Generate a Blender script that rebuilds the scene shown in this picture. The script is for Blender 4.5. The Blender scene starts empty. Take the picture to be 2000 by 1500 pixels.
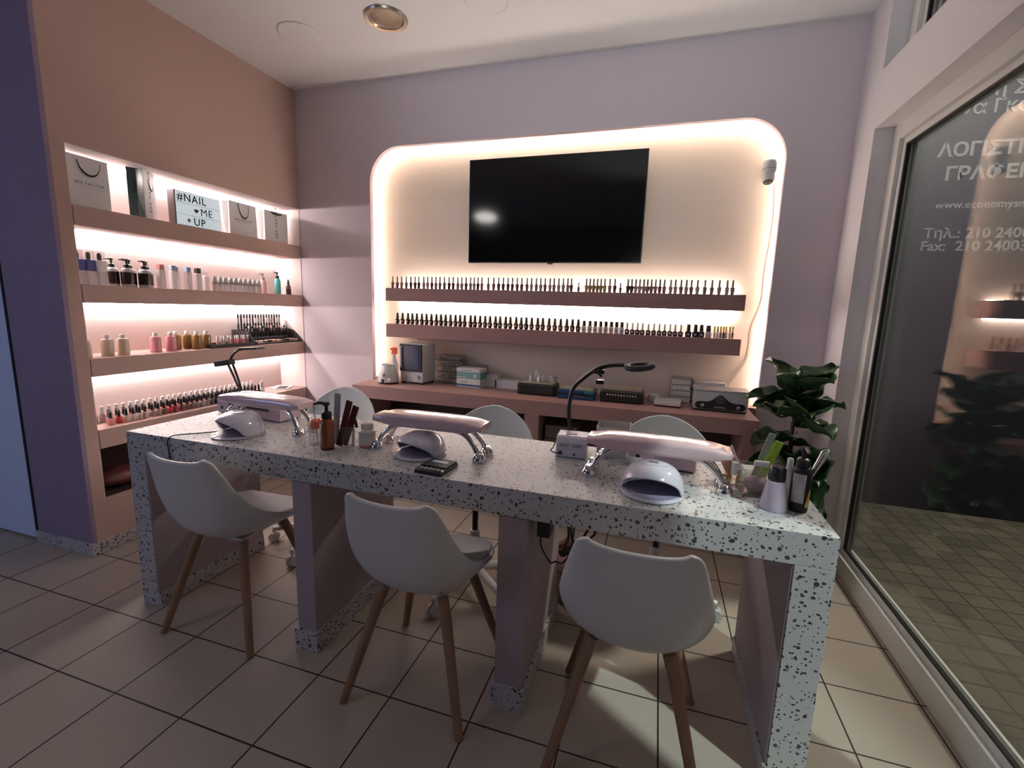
import bpy, bmesh, math, random
from mathutils import Vector, Matrix
random.seed(7)
C = bpy.context.scene.collection
SC = bpy.context.scene
PI = math.pi

# ---------------------------------------------------------------- camera
cd = bpy.data.cameras.new('camera'); cam = bpy.data.objects.new('camera', cd); C.objects.link(cam)
cd.sensor_width = 36; cd.sensor_fit = 'HORIZONTAL'; cd.lens = 905.4/2000*36; cd.clip_start = .05
cr = Vector((0.95369015, 0.29918681, 0.03102183)); cdn = Vector((0.07758382, -0.14503178, -0.98638052)); cf = Vector((-0.2906129, 0.94310818, -0.16152744))
m3 = Matrix((cr, -cdn, -cf)).transposed()
cam.matrix_world = Matrix.Translation((2.6977, -3.0615, 1.3349)) @ m3.to_4x4()
SC.camera = cam

# ---------------------------------------------------------------- world, exposure, lamps
SC.view_settings.view_transform = 'Standard'; SC.view_settings.look = 'None'
SC.view_settings.gamma = 1; SC.view_settings.use_curve_mapping = False
SC.view_settings.exposure = 0.0
w = bpy.data.worlds.new('night'); SC.world = w; w.use_nodes = True
w.node_tree.nodes['Background'].inputs[0].default_value = (.30, .36, .50, 1)
w.node_tree.nodes['Background'].inputs[1].default_value = .03

def lamp(name, kind, loc, aim, energy, color, **kw):
    d = bpy.data.lights.new(name, kind); d.energy = energy; d.color = color
    for k, v in kw.items(): setattr(d, k, v)
    o = bpy.data.objects.new(name, d); C.objects.link(o); o.location = loc
    o.rotation_euler = (Vector(aim)-Vector(loc)).to_track_quat('-Z', 'Y').to_euler()
    return o
LED_A = 100.0      # alcove strips
LED_N = 50.0      # niche rim strip
LED_S = 90.0     # strips of the niche shelves
# street lamp whose beam comes in through the added wall slit
sl = Vector((3.75+4.05, -2.24-2.9, 1.5+6.2))
lamp('street_lamp_beam', 'SPOT', sl, (3.75, -2.24, 1.5), 2600, (.80, 1.0, .96), spot_size=math.radians(9), spot_blend=.35, shadow_soft_size=.12)
lamp('facade_lamp', 'AREA', (4.75, -.12, 3.35), (4.75, -.05, 0), 130, (1.0, .97, .84), shape='DISK', size=.4)
# unseen lamps behind the camera, two of them added fill
lamp('blue_fill_light', 'AREA', (-1.6, -4.4, 1.5), (1.6, -1.9, .6), 13, (.42, .52, 1.0), shape='RECTANGLE', size=1.1, size_y=.7)  # added unseen fill, gives the left side and chairs a blue tone
lamp('rear_ceiling_light', 'AREA', (0.0, -3.95, 2.72), (.2, -3.2, 0), 5, (1.0, .97, .92), shape='DISK', size=.34)
lamp('ceiling_fill_spot', 'SPOT', (2.5, -3.5, 1.75), (2.3, -1.2, 2.80), 100, (.88, 1.0, 1.0), spot_size=math.radians(68), spot_blend=1.0, shadow_soft_size=.2)  # added spot without a fixture, brightens the ceiling

# ---------------------------------------------------------------- materials
def srgb(r, g, b):
    f = lambda c: (c/255/12.92) if c/255 <= .04045 else ((c/255+.055)/1.055)**2.4
    return (f(r), f(g), f(b), 1)
def newmat(name):
    m = bpy.data.materials.new(name); m.use_nodes = True
    nt = m.node_tree; b = nt.nodes['Principled BSDF']
    return m, nt, b
def N(nt, t, **kw):
    n = nt.nodes.new(t)
    for k, v in kw.items(): setattr(n, k, v)
    return n
def mth(nt, op, a, b=None):
    n = N(nt, 'ShaderNodeMath', operation=op)
    for i, x in enumerate((a, b)):
        if x is None: continue
        if hasattr(x, 'links'): nt.links.new(x, n.inputs[i])
        else: n.inputs[i].default_value = x
    return n.outputs[0]
def mixc(nt, fac, a, b):
    n = N(nt, 'ShaderNodeMix', data_type='RGBA')
    for i, x in ((0, fac), (6, a), (7, b)):
        if hasattr(x, 'links'): nt.links.new(x, n.inputs[i])
        else: n.inputs[i].default_value = x
    return n.outputs[2]
def mat(name, col, rough=.5, metal=0, var=.06, scale=30, bump=0, coat=0, trans=0, alpha=1, sss=0, spec=.5):
    """plain surface with slight procedural unevenness"""
    m, nt, b = newmat(name)
    c = col if len(col) == 4 else (*col, 1)
    tc = N(nt, 'ShaderNodeTexCoord'); nz = N(nt, 'ShaderNodeTexNoise'); nz.inputs['Scale'].default_value = scale; nz.inputs['Detail'].default_value = 3
    nt.links.new(tc.outputs['Object'], nz.inputs['Vector'])
    dark = tuple(x*(1-var) for x in c[:3])+(1,); light = tuple(min(1, x*(1+var)) for x in c[:3])+(1,)
    nt.links.new(mixc(nt, nz.outputs[0], dark, light), b.inputs['Base Color'])
    b.inputs['Roughness'].default_value = rough; b.inputs['Metallic'].default_value = metal
    b.inputs['Specular IOR Level'].default_value = spec
    if coat: b.inputs['Coat Weight'].default_value = coat; b.inputs['Coat Roughness'].default_value = .08
    if trans: b.inputs['Transmission Weight'].default_value = trans
    if alpha < 1: b.inputs['Alpha'].default_value = alpha
    if bump:
        bp = N(nt, 'ShaderNodeBump'); bp.inputs['Strength'].default_value = bump; bp.inputs['Distance'].default_value = .002
        nt.links.new(nz.outputs[0], bp.inputs['Height']); nt.links.new(bp.outputs[0], b.inputs['Normal'])
    return m
def emis(name, col, s):
    m, nt, b = newmat(name)
    b.inputs['Base Color'].default_value = (*col, 1); b.inputs['Emission Color'].default_value = (*col, 1); b.inputs['Emission Strength'].default_value = s
    return m
def clearmat(name, tint=(1, 1, 1), ior=1.45, rough=.02, tr=1.0, haze=0.0):
    m, nt, b = newmat(name); out = nt.nodes['Material Output']
    t = N(nt, 'ShaderNodeBsdfTransparent'); t.inputs[0].default_value = (*tint, 1)
    g = N(nt, 'ShaderNodeBsdfGlossy'); g.inputs['Roughness'].default_value = rough
    ge = N(nt, 'ShaderNodeNewGeometry'); dt = N(nt, 'ShaderNodeVectorMath', operation='DOT_PRODUCT')
    nt.links.new(ge.outputs['Normal'], dt.inputs[0]); nt.links.new(ge.outputs['Incoming'], dt.inputs[1])
    f0 = ((ior-1)/(ior+1))**2      # reflectance of one face by Schlick's formula, the same from either side
    k5 = mth(nt, 'POWER', mth(nt, 'SUBTRACT', 1.0, mth(nt, 'ABSOLUTE', dt.outputs['Value'])), 5.0)
    fr = mth(nt, 'ADD', mth(nt, 'MULTIPLY', k5, 1-f0), f0)
    mx = N(nt, 'ShaderNodeMixShader')
    nt.links.new(fr, mx.inputs[0])
    if haze:
        b.inputs['Base Color'].default_value = (.75, .72, .72, 1); b.inputs['Roughness'].default_value = .3
        m2 = N(nt, 'ShaderNodeMixShader'); m2.inputs[0].default_value = haze
        nt.links.new(t.outputs[0], m2.inputs[1]); nt.links.new(b.outputs[0], m2.inputs[2]); nt.links.new(m2.outputs[0], mx.inputs[1])
    else: nt.links.new(t.outputs[0], mx.inputs[1])
    nt.links.new(g.outputs[0], mx.inputs[2]); nt.links.new(mx.outputs[0], out.inputs[0])
    return m
def terrazzo():
    m, nt, b = newmat('terrazzo')
    tc = N(nt, 'ShaderNodeTexCoord'); nz = N(nt, 'ShaderNodeTexNoise'); nz.inputs['Scale'].default_value = 60
    nt.links.new(tc.outputs['Object'], nz.inputs['Vector'])
    mp = N(nt, 'ShaderNodeVectorMath', operation='MULTIPLY_ADD'); nt.links.new(nz.outputs['Color'], mp.inputs[0]); mp.inputs[1].default_value = (.009,)*3
    nt.links.new(tc.outputs['Object'], mp.inputs[2])
    base = (.50, .49, .49, 1); col = base
    for sc, lo, mx, sq in ((52, .18, .37, (1, 1.15, 1)), (74, .28, .37, (.93, .9, 1.17)), (108, .28, .36, (1.1, 1, .9))):
        v = N(nt, 'ShaderNodeTexVoronoi'); v.inputs['Scale'].default_value = sc
        st = N(nt, 'ShaderNodeVectorMath', operation='MULTIPLY'); nt.links.new(mp.outputs[0], st.inputs[0]); st.inputs[1].default_value = sq
        nt.links.new(st.outputs[0], v.inputs['Vector'])
        sp = N(nt, 'ShaderNodeSeparateColor'); nt.links.new(v.outputs['Color'], sp.inputs[0])
        mr = N(nt, 'ShaderNodeMapRange'); nt.links.new(sp.outputs[0], mr.inputs[0])
        mr.inputs[1].default_value = lo; mr.inputs[2].default_value = 1; mr.inputs[3].default_value = 0; mr.inputs[4].default_value = mx
        mask = mth(nt, 'GREATER_THAN', mth(nt, 'SUBTRACT', mr.outputs[0], v.outputs['Distance']), 0)
        chip = mixc(nt, sp.outputs[1], (.010, .009, .011, 1), (.10, .082, .085, 1))
        col = mixc(nt, mask, col, chip)
    nt.links.new(col, b.inputs['Base Color']); b.inputs['Roughness'].default_value = .42
    return m
def tiles(name, sx, sy, ox, oy, gw, ca, cb, grout, rough=.4):
    m, nt, b = newmat(name)
    g = N(nt, 'ShaderNodeNewGeometry'); s = N(nt, 'ShaderNodeSeparateXYZ'); nt.links.new(g.outputs['Position'], s.inputs[0])
    edges = []; ids = []
    for o, off, size in ((s.outputs[0], ox, sx), (s.outputs[1], oy, sy)):
        u = mth(nt, 'DIVIDE', mth(nt, 'SUBTRACT', o, off), size); ids.append(mth(nt, 'FLOOR', u))
        fr = mth(nt, 'FRACT', u); e = mth(nt, 'MINIMUM', fr, mth(nt, 'SUBTRACT', 1.0, fr)); edges.append(mth(nt, 'MULTIPLY', e, size))
    d = mth(nt, 'MINIMUM', edges[0], edges[1])
    mask = mth(nt, 'LESS_THAN', d, gw)
    cv = N(nt, 'ShaderNodeCombineXYZ'); nt.links.new(ids[0], cv.inputs[0]); nt.links.new(ids[1], cv.inputs[1])
    wn = N(nt, 'ShaderNodeTexWhiteNoise'); nt.links.new(cv.outputs[0], wn.inputs['Vector'])
    nz = N(nt, 'ShaderNodeTexNoise'); nz.inputs['Scale'].default_value = 5; nz.inputs['Detail'].default_value = 6; nt.links.new(g.outputs['Position'], nz.inputs['Vector'])
    f = mth(nt, 'ADD', mth(nt, 'MULTIPLY', wn.outputs[0], .4), mth(nt, 'MULTIPLY', nz.outputs[0], .6))
    nt.links.new(mixc(nt, mask, mixc(nt, f, ca, cb), grout), b.inputs['Base Color'])
    b.inputs['Roughness'].default_value = rough; b.inputs['Specular IOR Level'].default_value = .3
    bp = N(nt, 'ShaderNodeBump'); bp.inputs['Strength'].default_value = .4; bp.inputs['Distance'].default_value = .004
    nt.links.new(mth(nt, 'SUBTRACT', 1.0, mask), bp.inputs['Height']); nt.links.new(bp.outputs[0], b.inputs['Normal'])
    return m
M = {}
M['terrazzo'] = terrazzo()
M['floor'] = tiles('floor_tiles', .29427, .29126, -.1437, -1.8383, .0028, (.40, .34, .28, 1), (.46, .39, .325, 1), (.022, .013, .010, 1), .55)
M['paving'] = tiles('paving_blocks', .125, .125, 0.05, .02, .004, (.040, .034, .024, 1), (.130, .110, .080, 1), (.030, .025, .019, 1), .8)
M['lilac'] = mat('lilac_wall_paint', (.66, .575, .625), .75, var=.03, scale=60, bump=.15)
M['brown'] = mat('taupe_wall_paint', (.56, .395, .34), .75, var=.04, scale=80, bump=.15)
M['rose'] = mat('dusty_rose_paint', (.36, .215, .20), .6, var=.03, scale=60)
M['alcove'] = mat('pale_rose_paint', (.69, .60, .58), .7, var=.02, scale=40)
M['cream'] = mat('cream_wall_paint', (.78, .66, .57), .7, var=.02, scale=40)
M['ceil'] = mat('ceiling_paint', (.80, .79, .79), .8, var=.02, scale=40)
M['purple'] = mat('plum_wall_paint', (.30, .23, .33), .75, var=.05, scale=90, bump=.15)
M['white_wall'] = mat('white_wall_paint', (.78, .74, .76), .6, var=.02)
M['doorwhite'] = mat('white_door_lacquer', (.64, .74, .95), .5, var=.02)
M['frame'] = mat('white_aluminium', (.70, .69, .66), .35, var=.02)
M['gasket'] = mat('black_rubber', (.01, .01, .01), .5)
M['glass'] = clearmat('window_glass', (.955, .96, .955), 1.62, .0)
M['white_pl'] = mat('white_plastic', (.66, .65, .64), .32, var=.02)
M['shell'] = mat('white_chair_plastic', (.66, .65, .64), .38, var=.02)
M['mint'] = mat('pale_chair_plastic', (.62, .66, .66), .35, var=.02)
M['cushion'] = mat('grey_leatherette', (.46, .42, .42), .5, var=.05, scale=60, bump=.2)
M['wood'] = mat('beech_wood', (.29, .165, .095), .5, var=.25, scale=14)
M['metal'] = mat('brushed_steel', (.62, .60, .57), .3, 1)
M['chrome'] = mat('chrome', (.75, .73, .72), .07, 1, var=.01)
M['brass'] = mat('satin_nickel', (.50, .44, .36), .28, 1)
M['gold'] = mat('gold_metal', (.70, .47, .18), .25, 1)
M['black'] = mat('black_plastic', (.010, .010, .011), .35)
M['matblack'] = mat('matt_black', (.012, .011, .012), .6)
M['screen'] = mat('black_screen', (.003, .003, .0035), .08, var=0)
M['uvwhite'] = mat('pearl_plastic', (.62, .58, .67), .14, var=.02, coat=.5)
M['uvdark'] = mat('lilac_grey_inside', (.30, .27, .38), .4)
M['pinkpad'] = mat('wrapped_pink_vinyl', (.70, .50, .53), .22, var=.10, scale=25, bump=.6, coat=.8)
M['pinkbox'] = mat('pale_pink_metal', (.58, .44, .50), .35, var=.03)
M['cardboard'] = mat('white_card', (.68, .67, .66), .6)
M['teal'] = mat('teal_card', (.16, .36, .33), .6)
M['blue'] = mat('blue_card', (.03, .08, .22), .5)
M['bluevinyl'] = mat('blue_vinyl', (.012, .06, .16), .3)
M['tealvinyl'] = mat('teal_vinyl', (.02, .17, .19), .3)
M['tips'] = mat('cream_nail_tips', (.52, .42, .32), .5, var=.5, scale=160, bump=.8)
M['clear'] = clearmat('clear_plastic', (.93, .92, .92), 1.45, .05, haze=.10)
M['frost'] = mat('frosted_plastic', (.68, .64, .60), .35, alpha=.8)
M['red'] = mat('red_plastic', (.55, .05, .03), .35)
M['orange'] = mat('orange_red_plastic', (.75, .12, .05), .35)
M['maroon'] = mat('maroon_plastic', (.10, .010, .010), .4)
M['amber'] = mat('amber_plastic', (.26, .07, .012), .12, coat=.5)
M['label'] = mat('pale_label', (.50, .46, .46), .5, var=.15, scale=200)
M['lime'] = mat('lime_plastic', (.38, .62, .05), .45)
M['greyfile'] = mat('grey_emery', (.36, .38, .36), .7)
M['pinkliq'] = mat('lilac_pink_plastic', (.58, .48, .60), .25)
M['honey'] = mat('honey_gel', (.65, .33, .03), .15)
M['cotton'] = mat('pink_cotton', (.42, .30, .29), .9, var=.3, bump=1)
M['leaf'] = mat('dark_green_leaf', (.020, .052, .016), .32, var=.35, scale=22)
M['leafvein'] = mat('leaf_vein', (.05, .10, .035), .45)
M['bark'] = mat('brown_stem', (.08, .05, .03), .8)
M['pot'] = mat('dark_pot', (.05, .045, .045), .5)
M['wicker'] = mat('brown_wicker', (.16, .09, .06), .8, var=.5, scale=50, bump=1)
M['pinkbag'] = mat('pink_bag', (.75, .42, .46), .35, var=.15, bump=.6)
M['milky'] = mat('milky_plastic', (.74, .73, .73), .35, alpha=.62)
M['ribbon'] = mat('dark_green_ribbon', (.015, .028, .022), .4)
M['paper'] = mat('white_paper_bag', (.84, .84, .84), .55, var=.02)
M['dkgreen'] = mat('dark_green_card', (.03, .055, .045), .3)
M['ink'] = mat('grey_ink', (.16, .15, .15), .6)
M['blkink'] = mat('black_ink', (.02, .02, .02), .6)
M['capgrey'] = mat('taupe_cap', (.24, .20, .16), .45)
M['silver'] = mat('silver_cap', (.55, .56, .58), .25, .9)
M['led_a'] = emis('led_strip_pink_white', (1.0, .90, .87), LED_A)
M['led_n'] = emis('led_strip_warm', (1.0, .86, .70), LED_N)
M['led_s'] = emis('led_strip_white', (1.0, .93, .88), LED_S)
M['boxlit'] = mat('milky_acrylic', (.70, .78, .80), .4)
M['sign_lit'] = emis('lit_sign_face', (.62, .74, .80), .55)
M['navy'] = mat('navy_panel', (.006, .0065, .013), .6)
M['signgrey'] = mat('pale_grey_vinyl', (.11, .11, .12), .6)
M['panelmauve'] = mat('mauve_panel_paint', (.40, .33, .345), .7, var=.04, scale=50)
M['pier'] = mat('grey_render', (.17, .18, .18), .8)
M['cream_pl'] = mat('cream_plastic', (.62, .52, .40), .3)
M['rosegel'] = mat('rose_gel', (.72, .30, .34), .2)
M['goldoil'] = mat('golden_oil', (.22, .13, .04), .15)
M['turq'] = mat('turquoise_plastic', (.12, .52, .50), .3)
M['choc'] = mat('dark_brown_plastic', (.030, .016, .014), .2)
M['cobalt'] = mat('cobalt_band', (.045, .06, .26), .35)
M['skyblue'] = mat('pale_blue_cap', (.30, .42, .55), .35)
M['salmon'] = mat('salmon_cap', (.55, .22, .20), .35)
M['brick'] = mat('coral_blush', (.55, .25, .20), .6)
POL = {}
for nm, c in (('mauve', (.30, .16, .16)), ('rosewood', (.22, .10, .095)), ('burgundy', (.085, .022, .024)), ('taupe', (.30, .20, .17)), ('pale mauve', (.42, .29, .29)),
              ('gold labelled', (.36, .24, .11)), ('black', (.012, .010, .011)), ('white', (.70, .68, .66)), ('coral pink', (.70, .27, .25)), ('red', (.50, .03, .03)),
              ('clear beige', (.62, .48, .43)), ('grey beige', (.38, .29, .25)), ('brown', (.20, .11, .09)), ('dark red', (.28, .025, .03)), ('wine', (.14, .025, .03)),
              ('grey', (.33, .29, .28)), ('charcoal', (.09, .075, .075)), ('cream', (.62, .52, .42)), ('bright pink', (.80, .22, .40)), ('olive gold', (.22, .17, .07))):
    POL[nm] = mat('polish_'+nm.replace(' ', '_'), c, .15, var=.03, coat=.4)

# ---------------------------------------------------------------- mesh builder
class B:
    def __init__(s): s.v = []; s.f = []
    def add(s, vs, fs):
        n = len(s.v); s.v += [tuple(p) for p in vs]; s.f += [tuple(i+n for i in f) for f in fs]; return s
    def box(s, x0, x1, y0, y1, z0, z1, mt=None):
        vs = [(x, y, z) for z in (z0, z1) for y in (y0, y1) for x in (x0, x1)]
        if mt: vs = [mt @ Vector(p) for p in vs]
        return s.add(vs, [(0, 2, 3, 1), (4, 5, 7, 6), (0, 1, 5, 4), (2, 6, 7, 3), (0, 4, 6, 2), (1, 3, 7, 5)])
    def prism(s, poly, a, b, fn):
        """poly of (p,q); fn(p,q,h) -> xyz"""
        n = len(poly)
        vs = [fn(p, q, a) for p, q in poly]+[fn(p, q, b) for p, q in poly]
        return s.add(vs, [tuple(range(n))[::-1], tuple(range(n, 2*n))]+[(i, (i+1) % n, n+(i+1) % n, n+i) for i in range(n)])
    def lathe(s, prof, c=(0, 0, 0), n=20, sx=1, sy=1, mt=None):
        vs = []; fs = []
        for r, z in prof:
            for k in range(n):
                a = 2*PI*k/n; p = Vector((c[0]+r*sx*math.cos(a), c[1]+r*sy*math.sin(a), c[2]+z)); vs.append(mt @ p if mt else p)
        for i in range(len(prof)-1):
            for k in range(n): fs.append((i*n+k, i*n+(k+1) % n, (i+1)*n+(k+1) % n, (i+1)*n+k))
        fs.append(tuple(range(n))[::-1]); fs.append(tuple((len(prof)-1)*n+k for k in range(n)))
        return s.add(vs, fs)
    def tube(s, path, r, n=10, fine=0):
        P = [Vector(p) for p in path]; R = r if isinstance(r, (list, tuple)) else [r]*len(P)
        if fine:
            Q = []; RR = []
            for i in range(len(P)-1):
                p0, p1, p2, p3 = P[max(i-1, 0)], P[i], P[i+1], P[min(i+2, len(P)-1)]
                for k in range(fine):
                    t = k/fine
                    Q.append(.5*((2*p1)+(p2-p0)*t+(2*p0-5*p1+4*p2-p3)*t*t+(3*p1-p0-3*p2+p3)*t**3)); RR.append(R[i]*(1-t)+R[i+1]*t)
            Q.append(P[-1]); RR.append(R[-1]); P, R = Q, RR
        vs = []; fs = []; up = None
        for i, p in enumerate(P):
            t = (P[min(i+1, len(P)-1)]-P[max(i-1, 0)]).normalized()
            if up is None: up = Vector((0, 0, 1)) if abs(t.z) < .9 else Vector((1, 0, 0))
            u = (up-t*up.dot(t)).normalized(); up = u; v = t.cross(u)
            for k in range(n):
                a = 2*PI*k/n; vs.append(p+R[i]*(math.cos(a)*u+math.sin(a)*v))
        for i in range(len(P)-1):
            for k in range(n): fs.append((i*n+k, i*n+(k+1) % n, (i+1)*n+(k+1) % n, (i+1)*n+k))
        fs.append(tuple(range(n))[::-1]); fs.append(tuple((len(P)-1)*n+k for k in range(n)))
        return s.add(vs, fs)
    def ell(s, c, rx, ry, rz, n=16, m=10):
        prof = [(max(.001, math.cos(PI*(i/m-.5))), math.sin(PI*(i/m-.5))) for i in range(m+1)]
        vs = []
        b = B().lathe([(r, z) for r, z in prof], n=n)
        return s.add([(c[0]+x*rx, c[1]+y*ry, c[2]+z*rz) for x, y, z in b.v], b.f)
    def torus(s, c, R, r, n=28, m=10, fn=None):
        vs = []; fs = []
        for i in range(n):
            a = 2*PI*i/n
            for k in range(m):
                b = 2*PI*k/m; q = Vector(((R+r*math.cos(b))*math.cos(a), (R+r*math.cos(b))*math.sin(a), r*math.sin(b)))
                if fn: q = fn @ q
                vs.append(Vector(c)+q)
        for i in range(n):
            for k in range(m): fs.append((i*m+k, ((i+1) % n)*m+k, ((i+1) % n)*m+(k+1) % m, i*m+(k+1) % m))
        return s.add(vs, fs)
    def grid(s, rows):
        n = len(rows[0]); vs = [p for r in rows for p in r]
        return s.add(vs, [(i*n+k, i*n+k+1, (i+1)*n+k+1, (i+1)*n+k) for i in range(len(rows)-1) for k in range(n-1)])
    def build(s, name, m, parent=None, smooth=True, bevel=0, seg=2, sub=0, solid=0, loc=None, off=-1, weld=False):
        me = bpy.data.meshes.new(name); me.from_pydata(s.v, [], s.f); me.update()
        if weld:
            bm = bmesh.new(); bm.from_mesh(me); bmesh.ops.remove_doubles(bm, verts=bm.verts, dist=.00005); bm.to_mesh(me); bm.free()
        if smooth:
            for p in me.polygons: p.use_smooth = True
            me.set_sharp_from_angle(angle=math.radians(38))
        me.materials.append(M[m] if isinstance(m, str) else m)
        o = bpy.data.objects.new(name, me); C.objects.link(o)
        if solid:
            q = o.modifiers.new('thickness', 'SOLIDIFY'); q.thickness = solid; q.offset = off
        if bevel:
            q = o.modifiers.new('rounding', 'BEVEL'); q.width = bevel; q.segments = seg; q.limit_method = 'ANGLE'
        if sub:
            q = o.modifiers.new('smoothing', 'SUBSURF'); q.levels = sub; q.render_levels = sub
        if parent: o.parent = parent
        if loc: o.location = loc
        return o
def bx(*a): return B().box(*a)
def thing(name, label, cat, loc=(0, 0, 0), rz=0, group=None):
    o = bpy.data.objects.new(name, None); C.objects.link(o); o.location = loc; o.rotation_euler = (0, 0, rz); o.empty_display_size = .05
    o['label'] = label; o['category'] = cat
    if group: o['group'] = group
    return o
def tag(o, label, cat, group=None):
    o['label'] = label; o['category'] = cat
    if group: o['group'] = group
    return o
def struct(o): o['kind'] = 'structure'; return o
def dup(root, loc, rz=0, label=None, mats=None):
    """copy of a thing, its parts and sub-parts; mats: {part name: material}"""
    r = root.copy(); C.objects.link(r); r.location = loc; r.rotation_euler = (0, 0, rz)
    if label: r['label'] = label
    for ch in list(root.children):
        c = ch.copy(); C.objects.link(c); c.parent = r
        if mats:
            key = ch.name.split('.')[0]
            if key in mats:
                c.material_slots[0].link = 'OBJECT'; c.material_slots[0].material = mats[key]
        for g in ch.children:
            d = g.copy(); C.objects.link(d); d.parent = c
    return r
def setmat(root, mats):
    for ch in root.children:
        key = ch.name.split('.')[0]
        if key in mats: ch.material_slots[0].link = 'OBJECT'; ch.material_slots[0].material = mats[key]
def text(name, s, size, m, mt, parent=None, ex=.0006, bold=0, align='LEFT', space=1):
    cu = bpy.data.curves.new(name, 'FONT'); cu.body = s; cu.size = size; cu.extrude = ex; cu.offset = bold; cu.align_x = align; cu.space_character = space; cu.resolution_u = 3
    t = bpy.data.objects.new('tmp', cu); C.objects.link(t); dg = bpy.context.evaluated_depsgraph_get(); dg.update()
    me = bpy.data.meshes.new_from_object(t.evaluated_get(dg)); bpy.data.objects.remove(t); me.name = name
    me.transform(mt); me.materials.clear(); me.materials.append(M[m])
    o = bpy.data.objects.new(name, me); C.objects.link(o)
    if parent: o.parent = parent
    return o
def face(o, x, y):           # matrix from origin and two axes
    x = Vector(x).normalized(); y = Vector(y).normalized(); z = x.cross(y)
    return Matrix.Translation(o) @ Matrix((x, y, z)).transposed().to_4x4()
ONES = ['', 'first', 'second', 'third', 'fourth', 'fifth', 'sixth', 'seventh', 'eighth', 'ninth', 'tenth', 'eleventh', 'twelfth', 'thirteenth', 'fourteenth', 'fifteenth', 'sixteenth', 'seventeenth', 'eighteenth', 'nineteenth']
TENS = {2: ('twenty', 'twentieth'), 3: ('thirty', 'thirtieth'), 4: ('forty', 'fortieth'), 5: ('fifty', 'fiftieth')}
def ordn(n): return ONES[n] if n < 20 else (TENS[n//10][1] if n % 10 == 0 else TENS[n//10][0]+'-'+ONES[n % 10])
def side_ord(i, n):          # i from 0; counts from the nearer end
    if i == 0: return 'leftmost'
    if i == n-1: return 'rightmost'
    return ordn(i+1)+' from left' if i < n/2 else ordn(n-i)+' from right'

# ================================================================ THE SETTING
ZC = 2.866
struct(bx(-3.0, 3.74, -6, .3, -.08, 0).build('floor', 'floor', smooth=False))
struct(bx(-3.0, 3.80, -6, .3, ZC, ZC+.1).build('ceiling', 'ceil', smooth=False))
struct(bx(-3.0, 3.9, -6.1, -6, 0, ZC).build('wall_front', 'pier', smooth=False))
struct(bx(-3.1, -3.0, -6, .3, 0, ZC).build('wall_side', 'pier', smooth=False))
# left wall with the lit openings (opening y range YA..0)
YA, YL = -1.493, -1.5685
ZO = [2.033, 1.7574, 1.6637, 1.3836, 1.2951, 1.0183, .9261, .6508, .5507, .287]
wl = B()
wl.box(-.30, 0, YL+.02, .02, ZO[0], ZC); wl.box(-.30, 0, YL+.02, YA, 0, ZO[0]); wl.box(-.30, 0, YA, .02, 0, ZO[9])
struct(wl.build('wall_left', 'brown', smooth=False))
struct(bx(-.2455, -.243, YA, -.001, ZO[9]+.001, ZO[8]-.001).build('recess_shade_panel', M.setdefault('recess', mat('recess_shade_dark', (.05, .022, .02), .8)), smooth=False))  # dark back and lining added: shade of the unlit opening put into colour
rc = B(); rc.box(-.243, -.003, YA+.0045, YA+.007, ZO[9]+.001, ZO[8]-.001); rc.box(-.243, -.003, YA+.007, -.004, ZO[9]+.0005, ZO[9]+.003); rc.box(-.243, -.003, YA+.007, -.004, ZO[8]-.004, ZO[8]-.001)
struct(rc.build('recess_shade_lining', M['recess'], smooth=False))
struct(bx(-.32, -.246, YA, .0, ZO[9], ZO[0]).build('wall_alcove', 'alcove', smooth=False))
ln = B(); ln.box(-.246, -.001, YA, YA+.004, ZO[9], ZO[0]); ln.box(-.246, -.001, YA+.004, 0, ZO[0]-.004, ZO[0]); ln.box(-.246, -.001, -.004, -.0005, ZO[9]+.001, ZO[0]-.004)
struct(ln.build('trim_1', 'alcove', smooth=False))
struct(bx(-.44, 0, YL, YL+.02, 0, ZC).build('wall_end', 'purple', smooth=False))
struct(bx(-.446, -.43, YL-.004, YL+.03, 0, ZC).build('trim_2', 'matblack', smooth=False))
dr = bx(-1.5, -.449, YL+.002, YL+.042, .012, ZC-.3).build('door_1', 'doorwhite', smooth=False, bevel=.004); struct(dr)
bx(-1.50, -.449, YL+.004, YL+.044, ZC-.29, ZC-.002).build('transom', 'doorwhite', dr, smooth=False)
struct(bx(-3.0, -1.5, YL, YL+.05, 0, ZC).build('wall_door_side', 'white_wall', smooth=False))
struct(B().box(-.43, .012, YL-.012, YL-.0005, 0, .066).build('baseboard_end', 'terrazzo', smooth=False, bevel=.002))
struct(B().box(.0005, .012, YL, -.001, 0, .066).build('baseboard_left', 'terrazzo', smooth=False, bevel=.002))
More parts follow.
